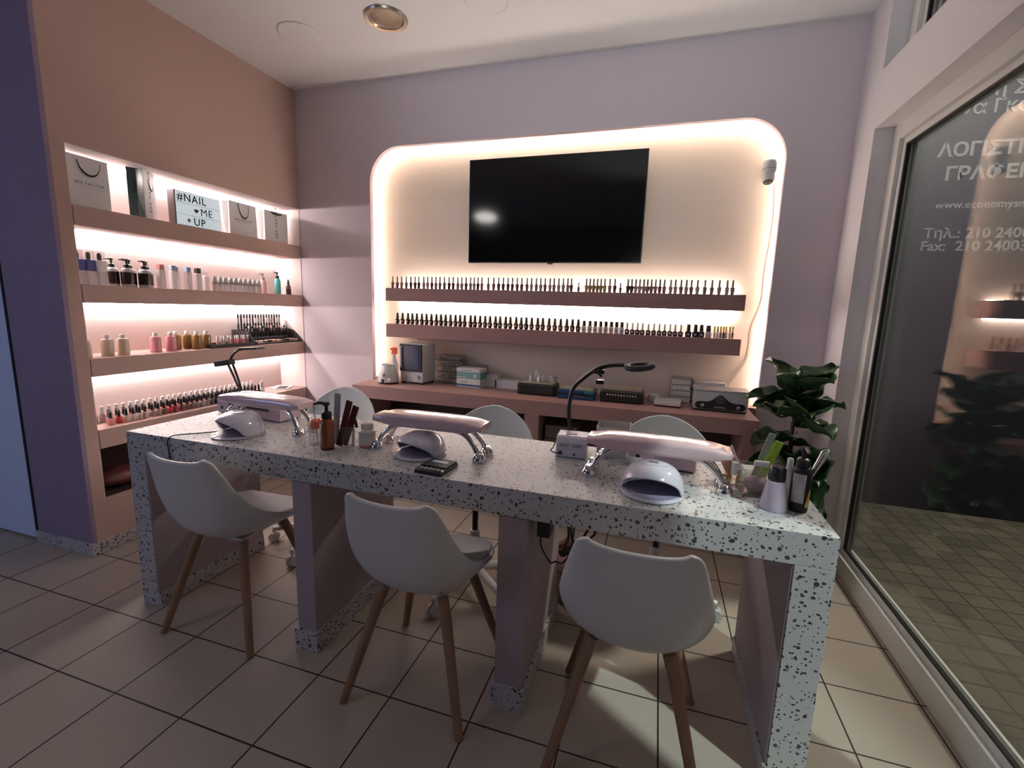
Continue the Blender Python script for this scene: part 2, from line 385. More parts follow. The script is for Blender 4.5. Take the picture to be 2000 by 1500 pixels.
# back wall with the rounded niche
NX0, NX1, NZ0, NZ1, NR = .633, 3.306, .66, 2.430, .235
def rounded(off):
    x0, x1, z0, z1, r = NX0-off, NX1+off, NZ0, NZ1+off, NR+off
    p = [(x0, z0)]
    for k in range(13): a = PI-k/12*PI/2; p.append((x0+r+r*math.cos(a), z1-r+r*math.sin(a)))
    for k in range(13): a = PI/2-k/12*PI/2; p.append((x1-r+r*math.cos(a), z1-r+r*math.sin(a)))
    p.append((x1, z0)); return p
def wall_ring(b, off, y0, y1, X0, X1):
    """wall slab around the niche: outline strip plus the four outer pieces"""
    p = rounded(off); zt = NZ1+.12; xl, xr = NX0-off-.10, NX1+off+.10
    outer = []
    for i, (x, z) in enumerate(p):
        if i == 0: outer.append((xl, z))
        elif i == len(p)-1: outer.append((xr, z))
        elif i <= 13:
            k = i-1; outer.append((xl, z) if k < 6 else ((xl, zt) if k == 6 else (x, zt)))
        else:
            k = i-14; outer.append((x, zt) if k < 6 else ((xr, zt) if k == 6 else (xr, z)))
    n = len(p)
    vs = [(x, y0, z) for x, z in p]+[(x, y0, z) for x, z in outer]+[(x, y1, z) for x, z in p]+[(x, y1, z) for x, z in outer]
    fs = []
    for i in range(n-1):
        fs.append((i, n+i, n+i+1, i+1)); fs.append((2*n+i, 2*n+i+1, 3*n+i+1, 3*n+i)); fs.append((i, i+1, 2*n+i+1, 2*n+i))
    b.add(vs, fs)
    b.box(X0, xl, y0, y1, 0, ZC); b.box(xr, X1, y0, y1, 0, ZC); b.box(xl, xr, y0, y1, zt, ZC); b.box(xl, xr, y0, y1, 0, NZ0)
wb = B(); wall_ring(wb, 0, 0, .035, 0, 3.74); struct(wb.build('wall_back', 'lilac', smooth=False))
wb = B(); wall_ring(wb, .05, .035, .10, 0, 3.74); struct(wb.build('wall_back_core', 'cream', smooth=False))
struct(bx(.4, 3.6, .10, .14, NZ0, NZ1+.1).build('wall_niche', 'cream', smooth=False))
struct(B().box(.013, 3.60, -.012, -.0005, 0, .066).build('baseboard_back', 'terrazzo', smooth=False, bevel=.002))
# street side: pier, window, transom light
wr = B(); wr.box(3.62, 3.74, -.251, 0, 0, ZC); wr.box(3.62, 3.74, -2.0, -.251, 2.241, 2.502); wr.box(3.62, 3.74, -2.0, -.251, 2.84, ZC)
struct(wr.build('wall_right', 'white_wall', smooth=False))
wr = B(); wr.box(3.70, 3.80, -2.10, -2.0, 0, ZC); wr.box(3.62, 3.80, -6, -2.42, 0, ZC); wr.box(3.62, 3.80, -2.42, -2.10, 2.35, ZC)  # post and wall out of view; slit shaped to trim the lamp beam
struct(wr.build('wall_beam_slit', 'white_wall', smooth=False))
def window(name, y0, y1, z0, z1, fw, low):
    f = B()       # outer profile
    f.box(3.70, 3.77, y1-fw, y1, z0, z1); f.box(3.70, 3.77, y0, y0+fw, z0, z1); f.box(3.70, 3.77, y0+fw, y1-fw, z1-fw, z1); f.box(3.70, 3.77, y0+fw, y1-fw, z0, z0+low)
    o = struct(f.build(name, 'frame', smooth=False, bevel=.003))
    b = B(); i = fw; bd = .028
    ya, yb, za, zb = y0+fw, y1-fw, z0+low, z1-fw
    for xa, xb in ((3.718, 3.735), (3.757, 3.768)):
        b.box(xa, xb, yb-bd, yb, za, zb); b.box(xa, xb, ya, ya+bd, za, zb); b.box(xa, xb, ya+bd, yb-bd, zb-bd, zb); b.box(xa, xb, ya+bd, yb-bd, za, za+bd)
    b.build('glazing_bead', 'frame', o, smooth=False, bevel=.002)
    g = B(); q = .008; ya, yb, za, zb = ya+bd, yb-bd, za+bd, zb-bd
    for xa, xb in ((3.722, 3.737),):
        g.box(xa, xb, yb-q, yb, za, zb); g.box(xa, xb, ya, ya+q, za, zb); g.box(xa, xb, ya, yb, zb-q, zb); g.box(xa, xb, ya, yb, za, za+q)
    g.build('gasket', 'gasket', o, smooth=False)
    bx(3.741, 3.745, ya, yb, za, zb).build('glass_pane', 'glass', o, smooth=False)
    bx(3.751, 3.755, ya, yb, za, zb).build('glass_pane', 'glass', o, smooth=False)
    return o
window('window_1', -2.0, -.251, .0, 2.241, .075, .105)
window('window_2', -2.0, -.251, 2.502, 2.84, .075, .075)
# street
struct(bx(3.74, 9.5, -6, 1.3, -.16, -.06).build('pavement', 'paving', smooth=False))
struct(B().box(3.80, 4.285, 1.0, 1.3, -.06, 3.6).build('wall_neighbour', 'pier', smooth=False))
struct(B().box(3.74, 3.80, 0, 1.3, -.06, 3.6).build('wall_outer_return', 'pier', smooth=False))
sg = bx(4.285, 7.2, 1.0, 1.06, -.06, 3.6).build('shop_front', 'navy', smooth=False)
tag(sg, 'dark navy shop front with pale Greek lettering seen through the window', 'shop front')
X, Z = (1, 0, 0), (0, 0, 1)
for s, x, z, h, bo in (('νη Σ', 4.60, 2.80, .115, .002), ('να Γκολ', 4.50, 2.695, .115, .002), ('ΛΟΓΙΣΤΙΚΟ', 4.417, 2.437, .118, .004), ('ΓΡΑΦΕΙΟ', 4.476, 2.285, .118, .004),
                       ('www.economysmart', 4.452, 2.100, .070, .001), ('Τηλ.: 210 24003', 4.412, 1.905, .092, .002), ('Fax:  210 24003', 4.405, 1.820, .092, .002)):
    text('lettering', s, h, 'signgrey', face((x, .999, z), X, Z), sg, .002, bo)

# ceiling fittings
def disc_light(x, r, label):
    t = thing('ceiling_light', label, 'ceiling light', (x, -.608, ZC), group='round white ceiling discs')
    B().lathe([(r, -.001), (r+.006, -.004), (r, -.008), (r-.01, -.008)], n=40).build('rim', 'ceil', t)
    B().lathe([(r-.011, -.004), (r-.011, -.007), (.01, -.0075)], n=40).build('diffuser', 'white_wall', t)
disc_light(.586, .108, 'flush round white ceiling light nearest the brown wall')
disc_light(1.74, .108, 'flush round white ceiling light right of the metal downlight')
t = thing('recessed_downlight', 'round brushed metal downlight in the ceiling', 'ceiling light', (1.161, -.607, ZC))
B().lathe([(.10, -.001), (.117, -.003), (.112, -.012), (.095, -.010), (.088, -.003)], n=40).build('trim_ring', 'brass', t)
B().lathe([(.086, -.0015), (.080, -.004), (.03, -.0045)], n=40).build('reflector', mat('dull_nickel', (.30, .26, .20), .45, .6), t)

# ================================================================ ALCOVE SHELVES (left wall)
shelf_words = ['topmost', 'second', 'third', 'lowest']
for i, (zt, zb) in enumerate(((ZO[1], ZO[2]), (ZO[3], ZO[4]), (ZO[5], ZO[6]), (ZO[7], ZO[8]))):
    t = thing('wall_shelf', ['topmost thick brown shelf in the left wall, holding paper bags', 'second brown wall shelf from the top, holding tall bottles', 'third brown wall shelf from the top, holding a black tester stand', 'lowest brown wall shelf, holding rows of nail polish'][i], 'shelf', (0, 0, 0), group='thick shelves in the left wall alcove')
    bx(-.014, .004, YA+.005, -.005, zb, zt).build('front_board', 'brown', t, smooth=False, bevel=.002)
    bx(-.2455, -.014, YA+.005, -.005, zb, zt).build('deck', 'rose', t, smooth=False)
    if i < 3: bx(-.240, -.226, YA+.02, -.02, zb-.009, zb-.0005).build('led_strip', 'led_a', t, smooth=False)
tag(bx(-.240, -.226, YA+.02, -.02, ZO[0]-.014, ZO[0]-.0045).build('led_strip', 'led_a', smooth=False), 'glowing light strip under the top of the left wall alcove', 'light strip')

# ---- shelf 1: paper bags and light box
def paper_bag(label, x, y, wd, h, dp, rz, handle, txt, vert=False, side='paper'):
    t = thing('paper_bag', label, 'paper bag', (x, y, ZO[1]), rz, 'gift bags on the topmost wall shelf')
    # local: front faces +x, width along y
    b = B()
    b.grid([[(dp/2, -wd/2, z), (dp/2, wd/2, z)] for z in (0, h*.5, h)])
    b.grid([[(-dp/2, wd/2, z), (-dp/2, -wd/2, z)] for z in (0, h*.5, h)])
    b.grid([[(-dp/2, -wd/2, 0), (-dp/2, wd/2, 0)], [(dp/2, -wd/2, 0), (dp/2, wd/2, 0)]])
    b.build('bag_body', 'paper', t, smooth=False, solid=.0012)
    for s in (-1, 1):     # gusset folded inwards
        y0 = s*wd/2; yi = s*(wd/2-.018)
        B().grid([[(dp/2-.001, y0, z), (0, y0-(y0-yi)*k, z), (-dp/2+.001, y0, z)] for z, k in ((.002, .2), (h*.5, 1), (h, 1))]).build('gusset', side, t, smooth=False, solid=.001)
    for hx in (dp/2+.002,):
        B().grid([[(hx+.002+.004*math.sin(q*PI), yy, zz-.010+o), (hx+.002+.006*math.sin(q*PI), yy+.002, zz+o)] for o in (0,) for q, yy, zz in handle]).build('handle', 'ribbon', t, smooth=True, solid=.002)
    if txt:
        if vert: text('lettering', txt, .030, 'ink', face((dp/2+.0008, .008, h*.16), (0, 0, 1), (0, -1, 0)), t, .0003, 0, 'LEFT', 1.35)
        else:
            text('lettering', txt, .019, 'ink', face((dp/2+.0008, 0, h*.46), (0, 1, 0), (0, 0, 1)), t, .0003, 0, 'CENTER', 1.3)
            B().box(dp/2+.0006, dp/2+.0012, -wd*.3, wd*.3, h*.41, h*.413).build('printed_line', 'ink', t, smooth=False)
    return t
def U(w, z0, dz): return [(k/14, -w/2*math.cos(PI*k/14)*(1.0 if k not in (0, 14) else 1.05), z0-dz*math.sin(PI*k/14)) for k in range(15)]
paper_bag('white paper bag with dark ribbon handle, leftmost on the top wall shelf', -.09, -1.372, .185, .245, .07, .06, U(.10, .228, .065), 'BEE FACTOR')
paper_bag('white paper bag turned to show its dark green side', -.10, -1.09, .15, .262, .075, .62, U(.055, .215, .05), 'BEE FACTOR', True, 'dkgreen')
paper_bag('white paper bag with a round ribbon loop, right of the letter sign', -.095, -.455, .22, .225, .06, .02, U(.085, .215, .085), 'BEE FACTOR')
paper_bag('white paper bag with upright lettering, next to the room corner', -.095, -.165, .22, .225, .06, .02, U(.10, .222, .012), 'BEE FACTOR', True)
t = thing('letter_light_box', 'small letter sign reading NAIL ME UP with black letters', 'sign', (-.085, -.782, ZO[1]), .03)
bx(-.035, .020, -.155, .155, 0, .205).build('case', mat('dark_case', (.09, .06, .06), .5), t, smooth=False, bevel=.003)
bx(.0205, .024, -.150, .150, .005, .200).build('front_panel', 'sign_lit', t, smooth=False)
for z in (.071, .136): bx(.0245, .027, -.150, .150, z-.002, z+.002).build('letter_rail', 'clear', t, smooth=False)
F = lambda y, z: face((.0246, y, z), (0, 1, 0), (0, 0, 1))
text('lettering', '#NAIL', .062, 'blkink', F(-.142, .148), t, .0005, .0006, 'LEFT', 1.15)
text('lettering', 'ME', .062, 'blkink', F(.005, .082), t, .0005, 0, 'LEFT', 1.15)
text('lettering', 'UP', .062, 'blkink', F(-.045, .018), t, .0005, .0006, 'LEFT', 1.15)
hp = [(.014*math.sin(a)**3*1.1-.022, .104+.00085*(13*math.cos(a)-5*math.cos(2*a)-2*math.cos(3*a)-math.cos(4*a))) for a in [2*PI*k/28 for k in range(28)]]
B().prism(hp, .0242, .0252, lambda p, q, h: (h, p, q)).build('heart', 'blkink', t, smooth=False)
sp = [((.016 if k % 2 == 0 else .0065)*math.sin(PI*k/5)-.075, .040+(.016 if k % 2 == 0 else .0065)*math.cos(PI*k/5)) for k in range(10)]
B().prism(sp, .0242, .0252, lambda p, q, h: (h, p, q)).build('star', 'blkink', t, smooth=False)

# ---- shelf 2 bottles
def rbox(w, d, h, z0=0): return bx(-d/2, d/2, -w/2, w/2, z0, z0+h)
G2 = 'bottles on the second wall shelf'
def boxy_spray(y, band, label):
    t = thing('spray_bottle', label, 'bottle', (-.085, y, ZO[3]), 0, 'tall square spray bottles on the second wall shelf')
    rbox(.043, .043, .072).build('bottle_body', 'milky', t, smooth=False, bevel=.004)
    rbox(.043, .043, .054, .0725).build('band', band, t, smooth=False, bevel=.003)
    B().lathe([(.009, .127), (.010, .150), (.007, .165), (.003, .166)], n=14).build('nozzle', 'black', t)
    rbox(.036, .036, .045, .127).build('clear_cap', 'clear', t, smooth=False, bevel=.003)
boxy_spray(-1.445, 'cobalt', 'square bottle with cobalt blue band, leftmost on the second wall shelf')
boxy_spray(-1.395, 'cobalt', 'square bottle with cobalt blue band, second from left on that shelf')
boxy_spray(-1.345, 'milky', 'all white square spray bottle beside the blue banded bottles')
def pump_top(t, z, m='black', s=1):
    B().lathe([(.014*s, z), (.014*s, z+.016*s), (.010*s, z+.020*s), (.005*s, z+.021*s), (.005*s, z+.036*s), (.009*s, z+.037*s), (.009*s, z+.046*s), (.003*s, z+.047*s)], n=16).build('pump', m, t)
    B().tube([(0, 0, z+.042*s), (.0, -.018*s, z+.044*s), (0, -.034*s, z+.040*s)], [.005*s, .004*s, .003*s], 8).build('spout', m, t)
for k, (y, x) in enumerate(((-1.270, -.12), (-1.227, -.070), (-1.182, -.12), (-1.137, -.070), (-1.092, -.12))):
    lab = 'dark brown pump bottle, '+side_ord(k, 5)+' of five on the second wall shelf'
    if k == 0:
        pb = thing('pump_bottle', lab, 'bottle', (x, y, ZO[3]), 0, 'dark brown pump bottles on the second wall shelf')
        B().lathe([(.026, 0), (.029, .004), (.030, .014)], n=24).build('base_band', 'white_pl', pb)
        B().lathe([(.030, .0145), (.0305, .05), (.030, .078)], n=24).build('bottle_body', 'choc', pb)
        B().lathe([(.030, .0785), (.0285, .090), (.020, .099), (.013, .101)], n=24).build('shoulder', 'white_pl', pb)
        pump_top(pb, .1015)
    else: dup(pb, (x, y, ZO[3]), .2*(k-2), lab)
def flat_bottle(y, x, w, h, capm, ch, label, body='milky', name='bottle'):
    t = thing(name, label, 'bottle', (x, y, ZO[3]), 0, 'tall white bottles with coloured caps')
    rbox(w, .034, h).build('bottle_body', body, t, smooth=False, bevel=.006, seg=3)
    rbox(w*.78, .028, ch, h+.0005).build('cap', capm, t, smooth=False, bevel=.003)
flat_bottle(-1.050, -.190, .036, .105, 'salmon', .030, 'white bottle with salmon cap, partly behind the dark pump bottles')
flat_bottle(-1.035, -.085, .036, .108, 'salmon', .030, 'white bottle with salmon cap, standing clear of the dark pump bottles')
flat_bottle(-.955, -.10, .034, .110, 'skyblue', .030, 'white bottle with pale blue cap, left of its twin')
flat_bottle(-.918, -.13, .034, .108, 'skyblue', .028, 'white bottle with pale blue cap, half hidden in the middle')
flat_bottle(-.868, -.09, .034, .108, 'skyblue', .030, 'white bottle with pale blue cap, left of the black capped bottle')
flat_bottle(-.810, -.08, .034, .104, 'black', .034, 'white bottle with black cap on the second wall shelf')
flat_bottle(-.755, -.085, .030, .094, 'clear', .026, 'white bottle with clear cap, next to the row of small bottles')
for k in range(10):
    y = -.715+k*.0385; lab = 'small white bottle with pointed white cap, '+side_ord(k, 10)+' in its row of ten'
    if k == 0:
        sb = thing('small_bottle', lab, 'bottle', (-.055, y, ZO[3]), 0, 'row of small white bottles on the second wall shelf')
        B().lathe([(.0155, 0), (.017, .002), (.017, .050), (.014, .054)], n=18).build('bottle_body', 'milky', sb)
        B().lathe([(.0175, .050), (.0175, .058)], n=18).build('collar', 'greyfile', sb)
        B().lathe([(.0165, .0582), (.016, .070), (.011, .084), (.009, .094), (.004, .095)], n=18).build('cap', 'white_pl', sb)
    else: dup(sb, (-.055, y, ZO[3]), 0, lab)
t = thing('pump_bottle', 'pink and white pump bottle behind the row of small white bottles', 'bottle', (-.15, -.235, ZO[3]), 0, G2)
B().lathe([(.022, 0), (.024, .004), (.024, .085), (.014, .103)], n=20).build('bottle_body', mat('pale_pink', (.62, .42, .42), .3), t); pump_top(t, .1035, 'capgrey')
t = thing('pump_bottle', 'turquoise bottle with black pump near the room corner', 'bottle', (-.12, -.125, ZO[3]), 0, G2)
B().lathe([(.021, 0), (.023, .004), (.023, .100), (.016, .118), (.012, .120)], n=20).build('bottle_body', 'turq', t); pump_top(t, .1205)
t = thing('dropper_bottle', 'small amber bottle with dark cap in front of the turquoise bottle', 'bottle', (-.055, -.085, ZO[3]), 0, G2)
B().lathe([(.017, 0), (.019, .003), (.019, .06), (.009, .072)], n=20).build('bottle_body', 'choc', t)
B().lathe([(.0095, .0725), (.0095, .09), (.004, .115), (.002, .116)], n=16).build('cap', 'black', t)
B().lathe([(.0193, .048), (.0196, .052), (.0193, .056)], n=20).build('gold_band', 'gold', t)

# ---- shelf 3
def round_bottle(y, x, m, label, first=[None]):
    if first[0] is None:
        t = thing('lotion_bottle', label, 'bottle', (x, y, ZO[5]), 0, 'lotion bottles on the third wall shelf'); first[0] = t
        B().lathe([(.024, 0), (.0275, .003), (.0275, .080), (.024, .088), (.011, .092)], n=24).build('bottle_body', m, t)
        B().lathe([(.0125, .0925), (.0125, .108), (.010, .112)], n=18).build('cap', 'cardboard', t)
    else: t = dup(first[0], (x, y, ZO[5]), 0, label, {'bottle_body': M[m]})
for y, x, m, l in ((-1.465, -.07, 'cream_pl', 'cream lotion bottle half hidden behind the left edge of the third shelf'), (-1.362, -.07, 'cream_pl', 'cream lotion bottle, left one of the free standing pair'),
                (-1.285, -.07, 'cream_pl', 'cream lotion bottle, right one of the free standing pair'), (-1.105, -.08, 'rosegel', 'rose pink lotion bottle standing alone on the third wall shelf'),
                (-1.02, -.075, 'rosegel', 'rose pink lotion bottle in front of a golden one'), (-.955, -.12, 'goldoil', 'golden brown lotion bottle behind the rose pink one'),
                (-.875, -.13, 'goldoil', 'golden brown lotion bottle at the back of the overlapping pair'), (-.862, -.065, 'goldoil', 'golden brown lotion bottle at the front of the overlapping pair'),
                (-.785, -.08, 'goldoil', 'golden brown lotion bottle beside the black tray')): round_bottle(y, x, m, l)
t = thing('tester_tray', 'low black tray carrying a row of small tubes', 'tray', (-.085, -.625, ZO[5]))
bx(-.075, .07, -.18, .18, 0, .006).build('tray_floor', 'black', t, smooth=False); 
r = B(); r.box(-.075, .07, -.18, -.174, .006, .024); r.box(-.075, .07, .174, .18, .006, .024); r.box(-.075, -.069, -.174, .174, .006, .024); r.box(.064, .07, -.174, .174, .006, .024); r.build('tray_rim', 'black', t, smooth=False)
for k in range(10):
    y = -.700+k*.026; c = ['cream', 'cream', 'pale mauve', 'cream', 'coral pink', 'bright pink', 'coral pink', 'coral pink', 'bright pink', 'grey'][k]
    lab = c+' gloss tube, '+side_ord(k, 10)+' in the black tray'
    if k == 0:
        gt = thing('gloss_tube', lab, 'tube', (-.085, y, ZO[5]+.0065), 0, 'small tubes in the black tray')
        B().lathe([(.0085, 0), (.009, .001), (.009, .040)], n=12).build('tube_body', POL[c], gt); B().lathe([(.0075, .0405), (.0075, .064), (.006, .066)], n=12).build('cap', 'frost', gt)
    else: dup(gt, (-.085+.008*(k % 2), y, ZO[5]+.0065), 0, lab, {'tube_body': POL[c]})
t = thing('tester_stand', 'stepped black make-up tester stand at the end of the third shelf', 'display stand', (-.125, -.235, ZO[5]))
side = [(.115, 0), (.115, .018), (.045, .085), (-.005, .10), (-.105, .10), (-.105, 0)]
for s in (-.225, .215): B().prism(side, s, s+.006, lambda p, q, h: (p, h, q)).build('side_panel', 'matblack', t, smooth=False)
st = B(); st.box(-.105, -.04, -.219, .215, 0, .075); st.box(-.04, .03, -.219, .215, 0, .045); st.box(.03, .112, -.219, .215, 0, .012); st.build('steps', 'matblack', t, smooth=False)
bx(-.105, -.099, -.219, .215, .075, .10).build('back_rail', 'matblack', t, smooth=False)
k = 0
for row, (x, z, n, h) in enumerate(((-.072, .0755, 16, .135), (-.005, .0455, 16, .082), (.062, .0125, 10, .026))):
    words = ['top step', 'middle step', 'bottom step'][row]
    for i in range(n):
        y = -.195+i*(.385/(n-1)); lab = 'slim make-up tester on the '+words+' of the black stand, '+side_ord(i, n)
        if row < 2:
            if i == 0:
                tp = thing('make_up_tester', lab, 'make-up', (-.125+x, -.235+y, ZO[5]+z), 0, 'make-up testers on the black stand')
                B().lathe([(.0062, 0), (.0062, h*.52)], n=10).build('barrel', 'black', tp); B().lathe([(.0056, h*.52+.0003), (.0056, h*.8)], n=10).build('sleeve', 'silver', tp); B().lathe([(.006, h*.8+.0003), (.006, h), (.004, h+.001)], n=10).build('cap', 'matblack', tp)
            else: dup(tp, (-.125+x, -.235+y, ZO[5]+z), 0, lab, {'sleeve': [M['silver'], M['silver'], M['boxlit'], M['black']][(i*7+row) % 4] if row == 0 else [M['black'], POL['pale mauve'], M['silver'], M['black']][(i*5) % 4], 'cap': M['matblack'] if row == 0 else [POL['coral pink'], POL['pale mauve'], M['black'], M['boxlit']][(i*3) % 4]})
        else:
            o = rbox(.030, .05, h*.6).build('blush_pot', [M['brick'], POL['cream'], POL['brown'], M['matblack']][i % 4], None, smooth=False, bevel=.002); o.location = (-.125+x, -.235+y, ZO[5]+z)
            tag(o, 'small square make-up pot on the bottom step of the black stand, '+side_ord(i, n), 'make-up', 'make-up testers on the black stand')

# ---- shelf 4: three rows of nail polish
FRONT = [-1.391, -1.349, -1.313, -1.277, -1.243, -1.213, -1.174, -1.14, -1.105, -1.069, -1.038, -1.0, -0.964, -0.931, -0.898, -0.866, -0.831, -0.795, -0.765, -0.735, -0.697, -0.662, -0.63, -0.597, -0.563, -0.512, -0.477, -0.446, -0.414]
FC = ['coral pink', 'red', 'clear beige', 'clear beige', 'clear beige', 'clear beige', 'grey beige', 'grey beige', 'brown', 'red', 'dark red', 'wine', 'brown', 'brown', 'grey', 'grey', 'grey beige', 'charcoal', 'black', 'charcoal', 'grey', 'pale mauve', 'taupe', 'brown', 'charcoal', 'charcoal', 'charcoal', 'charcoal', 'black']
def polish_proto(name, label, group, bw, bh, cw, chh, capm, body, ring=True, taper=1.0, sq=False, cattop=.9):
    t = thing(name, label, 'nail polish', (0, 0, 0), 0, group)
    if sq:
        B().box(-bw/2, bw/2, -bw/2, bw/2, 0, bh).build('bottle_body', body, t, smooth=False, bevel=bw*.12, seg=2)
    else:
        B().lathe([(bw/2*.88*taper, 0), (bw/2*taper, bh*.06), (bw/2, bh*.85), (bw/2*.8, bh*.97), (cw/2*.8, bh)], n=14).build('bottle_body', body, t)
    B().lathe([(cw/2, bh+.0004), (cw/2*1.02, bh+chh*.1), (cw/2*cattop, bh+chh*.97), (cw/2*cattop*.8, bh+chh)], n=12).build('cap', capm, t)
    if ring: B().lathe([(cw/2*1.06, bh+chh*.80), (cw/2*1.06, bh+chh*.88)], n=12).build('cap_ring', 'silver', t)
    return t
nf = len(FRONT); px = None
for i, (y, c) in enumerate(zip(FRONT, FC)):
    lab = c+' polish with black cap, '+side_ord(i, nf)+' in front row, lowest lit shelf'
    if i == 0: px = polish_proto('nail_polish', lab, 'front row of polish on the lowest wall shelf', .030, .036, .0155, .040, 'black', POL[c]); px.location = (-.06, y, ZO[7])
    else: dup(px, (-.06, y, ZO[7]), 0, lab, {'bottle_body': POL[c]})
MC = ['clear beige', 'charcoal', 'grey beige', 'pale mauve', 'coral pink', 'coral pink', 'red', 'cream', 'clear beige', 'grey']
for i in range(nf-1):
    y = (FRONT[i]+FRONT[i+1])/2; c = MC[(i*7+3) % 10] if not 7 <= i <= 15 else 'coral pink'
    dup(px, (-.105, y, ZO[7]), 0, c+' polish with black cap, '+side_ord(i, nf-1)+' in middle row, lowest lit shelf', {'bottle_body': POL[c]})['group'] = 'middle row of polish on the lowest wall shelf'
pw = None
for i in range(nf+1):
    y = -1.445+i*.0365; lab = 'white capped nail polish, '+side_ord(i, nf+1)+' in back row, lowest lit shelf'; c = ['clear beige', 'cream', 'pale mauve'][i % 3]
    if i == 0: pw = polish_proto('nail_polish', lab, 'back row of polish on the lowest wall shelf', .030, .044, .019, .044, 'white_pl', POL[c], False); pw.location = (-.155, y, ZO[7])
    else: dup(pw, (-.155, y, ZO[7]), 0, lab, {'bottle_body': POL[c]})
dup(pw, (-.075, -.375, ZO[7]), 0, 'white bottle with white cap at the end of the polish rows', {'bottle_body': POL['white']})['group'] = 'single bottles at the end of the lowest shelf'
t = thing('dropper_bottle', 'small brown bottle with white label and grey cap, last on the lowest shelf', 'bottle', (-.11, -.335, ZO[7]))
B().lathe([(.014, 0), (.015, .002), (.015, .028)], n=16).build('bottle_body', 'choc', t); B().lathe([(.0152, .0282), (.0152, .055)], n=16).build('bottle_label', 'cardboard', t); B().lathe([(.008, .0552), (.007, .085)], n=12).build('cap', 'capgrey', t)
t = thing('paper_pad', 'open white paper pad lying at the end of the lowest wall shelf', 'paper', (-.12, -.13, ZO[7]), .5)
bx(-.06, .06, -.08, .08, 0, .008).build('pages', 'cardboard', t, smooth=False); bx(-.025, .045, -.07, .03, .0085, .011).build('dark_card', 'matblack', t, smooth=False)
t = tag(B().ell((0, 0, .055), .085, .16, .055, 14, 8).build('plastic_bag', mat('dark_red_bag', (.16, .05, .05), .25, bump=.8, scale=18), None, loc=(-.12, -1.32, ZO[9]+.003)), 'crumpled dark red plastic bag in the unlit bottom opening', 'bag')

# ================================================================ NICHE: rim light, television, shelves
def rim_path(off, y): return [(x, y, z) for x, z in rounded(off)]
rp = [(x, .047, z) for x, z in rounded(.036)]; rp[0] = (rp[0][0], .047, .80); rp[-1] = (rp[-1][0], .047, .80)
tag(B().tube(rp, .004, 6).build('led_strip', 'led_n'), 'warm light strip hidden behind the rim of the wall niche', 'light strip')
t = thing('television', 'large black flat television hanging in the lit wall niche', 'television', (1.978, .1, 1.978))
bx(-.586, .586, -.060, -.025, -.339, .339).build('case', 'black', t, smooth=False, bevel=.003)
bx(-.580, .580, -.0625, -.0603, -.331, .335).build('screen', 'screen', t, smooth=False)
bx(-.25, .25, -.025, -.0005, -.18, .18).build('wall_bracket', 'matblack', t, smooth=False)
B().box(-.018, .018, -.058, -.035, -.346, -.3395).build('logo_tab', 'matblack', t, smooth=False)
NS = (('upper', 1.3597, 1.451), ('lower', 1.1002, 1.1959))
for nm, zb, zt in NS:
    t = thing('floating_shelf', nm+' long dusty pink shelf in the wall niche, lined with bottles', 'shelf', (0, 0, 0), group='long shelves in the wall niche')
    bx(.805, 3.166, -.0855, .0995, zb, zt).build('board', 'rose', t, smooth=False, bevel=.002)
    if nm == 'upper':
        bx(.84, 3.13, .075, .090, zb-.009, zb-.0005).build('led_strip', 'led_s', t, smooth=False)
        bx(.84, 3.13, .075, .090, zt+.0005, zt+.006).build('led_strip', emis('led_strip_glow', (1, .90, .80), LED_S*1.05), t, smooth=False)
N1 = [0.841, 0.879, 0.914, 0.951, 0.988, 1.022, 1.052, 1.091, 1.121, 1.154, 1.186, 1.217, 1.251, 1.287, 1.318, 1.353, 1.383, 1.415, 1.448, 1.475, 1.503, 1.531, 1.578, 1.617, 1.652, 1.685, 1.719, 1.749, 1.783, 1.814, 1.851, 1.881, 1.914, 1.944, 1.973, 2.006, 2.033, 2.064, 2.094, 2.123, 2.147, 2.194, 2.243, 2.266, 2.289, 2.312, 2.335, 2.359, 2.39, 2.421, 2.456, 2.501, 2.524, 2.548, 2.572, 2.596, 2.618, 2.641, 2.665, 2.69, 2.716, 2.753, 2.78, 2.812, 2.842, 2.87, 2.904, 2.945, 2.984, 3.024, 3.066, 3.096]
cm = ['rosewood', 'mauve', 'mauve', 'mauve', 'burgundy', 'burgundy', 'burgundy', 'pale mauve', 'pale mauve', 'burgundy', 'mauve', 'mauve', 'rosewood', 'burgundy', 'burgundy', 'mauve', 'pale mauve', 'burgundy', 'pale mauve', 'pale mauve', 'burgundy', 'taupe', 'mauve', 'rosewood', 'burgundy', 'burgundy', 'burgundy', 'burgundy', 'rosewood', 'burgundy', 'rosewood', 'pale mauve', 'taupe', 'pale mauve', 'rosewood', 'pale mauve', 'taupe', 'pale mauve', 'pale mauve', 'pale mauve', 'burgundy', 'rosewood'] + ['gold labelled']*6 + ['mauve', 'burgundy', 'charcoal', 'burgundy', 'burgundy', 'pale mauve', 'pale mauve', 'pale mauve', 'mauve', 'mauve', 'mauve', 'rosewood', 'mauve', 'pale mauve', 'pale mauve', 'mauve', 'pale mauve', 'rosewood', 'pale mauve', 'taupe', 'taupe', 'pale mauve', 'pale mauve', 'taupe']
p1 = None; n1 = len(N1)
for i, x in enumerate(N1):
    small = i in (41, 50); c = cm[i]
    lab = ('short ' if small else '')+c+' polish with tall slim cap, '+side_ord(i, n1)+' on the upper niche shelf'
    loc = (x, -.045, NS[0][2])
    if i == 0:
        p1 = polish_proto('nail_polish', lab, 'polish bottles on the upper niche shelf', .0255, .043, .0120, .040, 'capgrey', POL[c], False, .78); p1.location = loc
    else:
        o = dup(p1, loc, 0, lab, {'bottle_body': POL[c]})
        if small: o.scale = (.8, .8, .72)
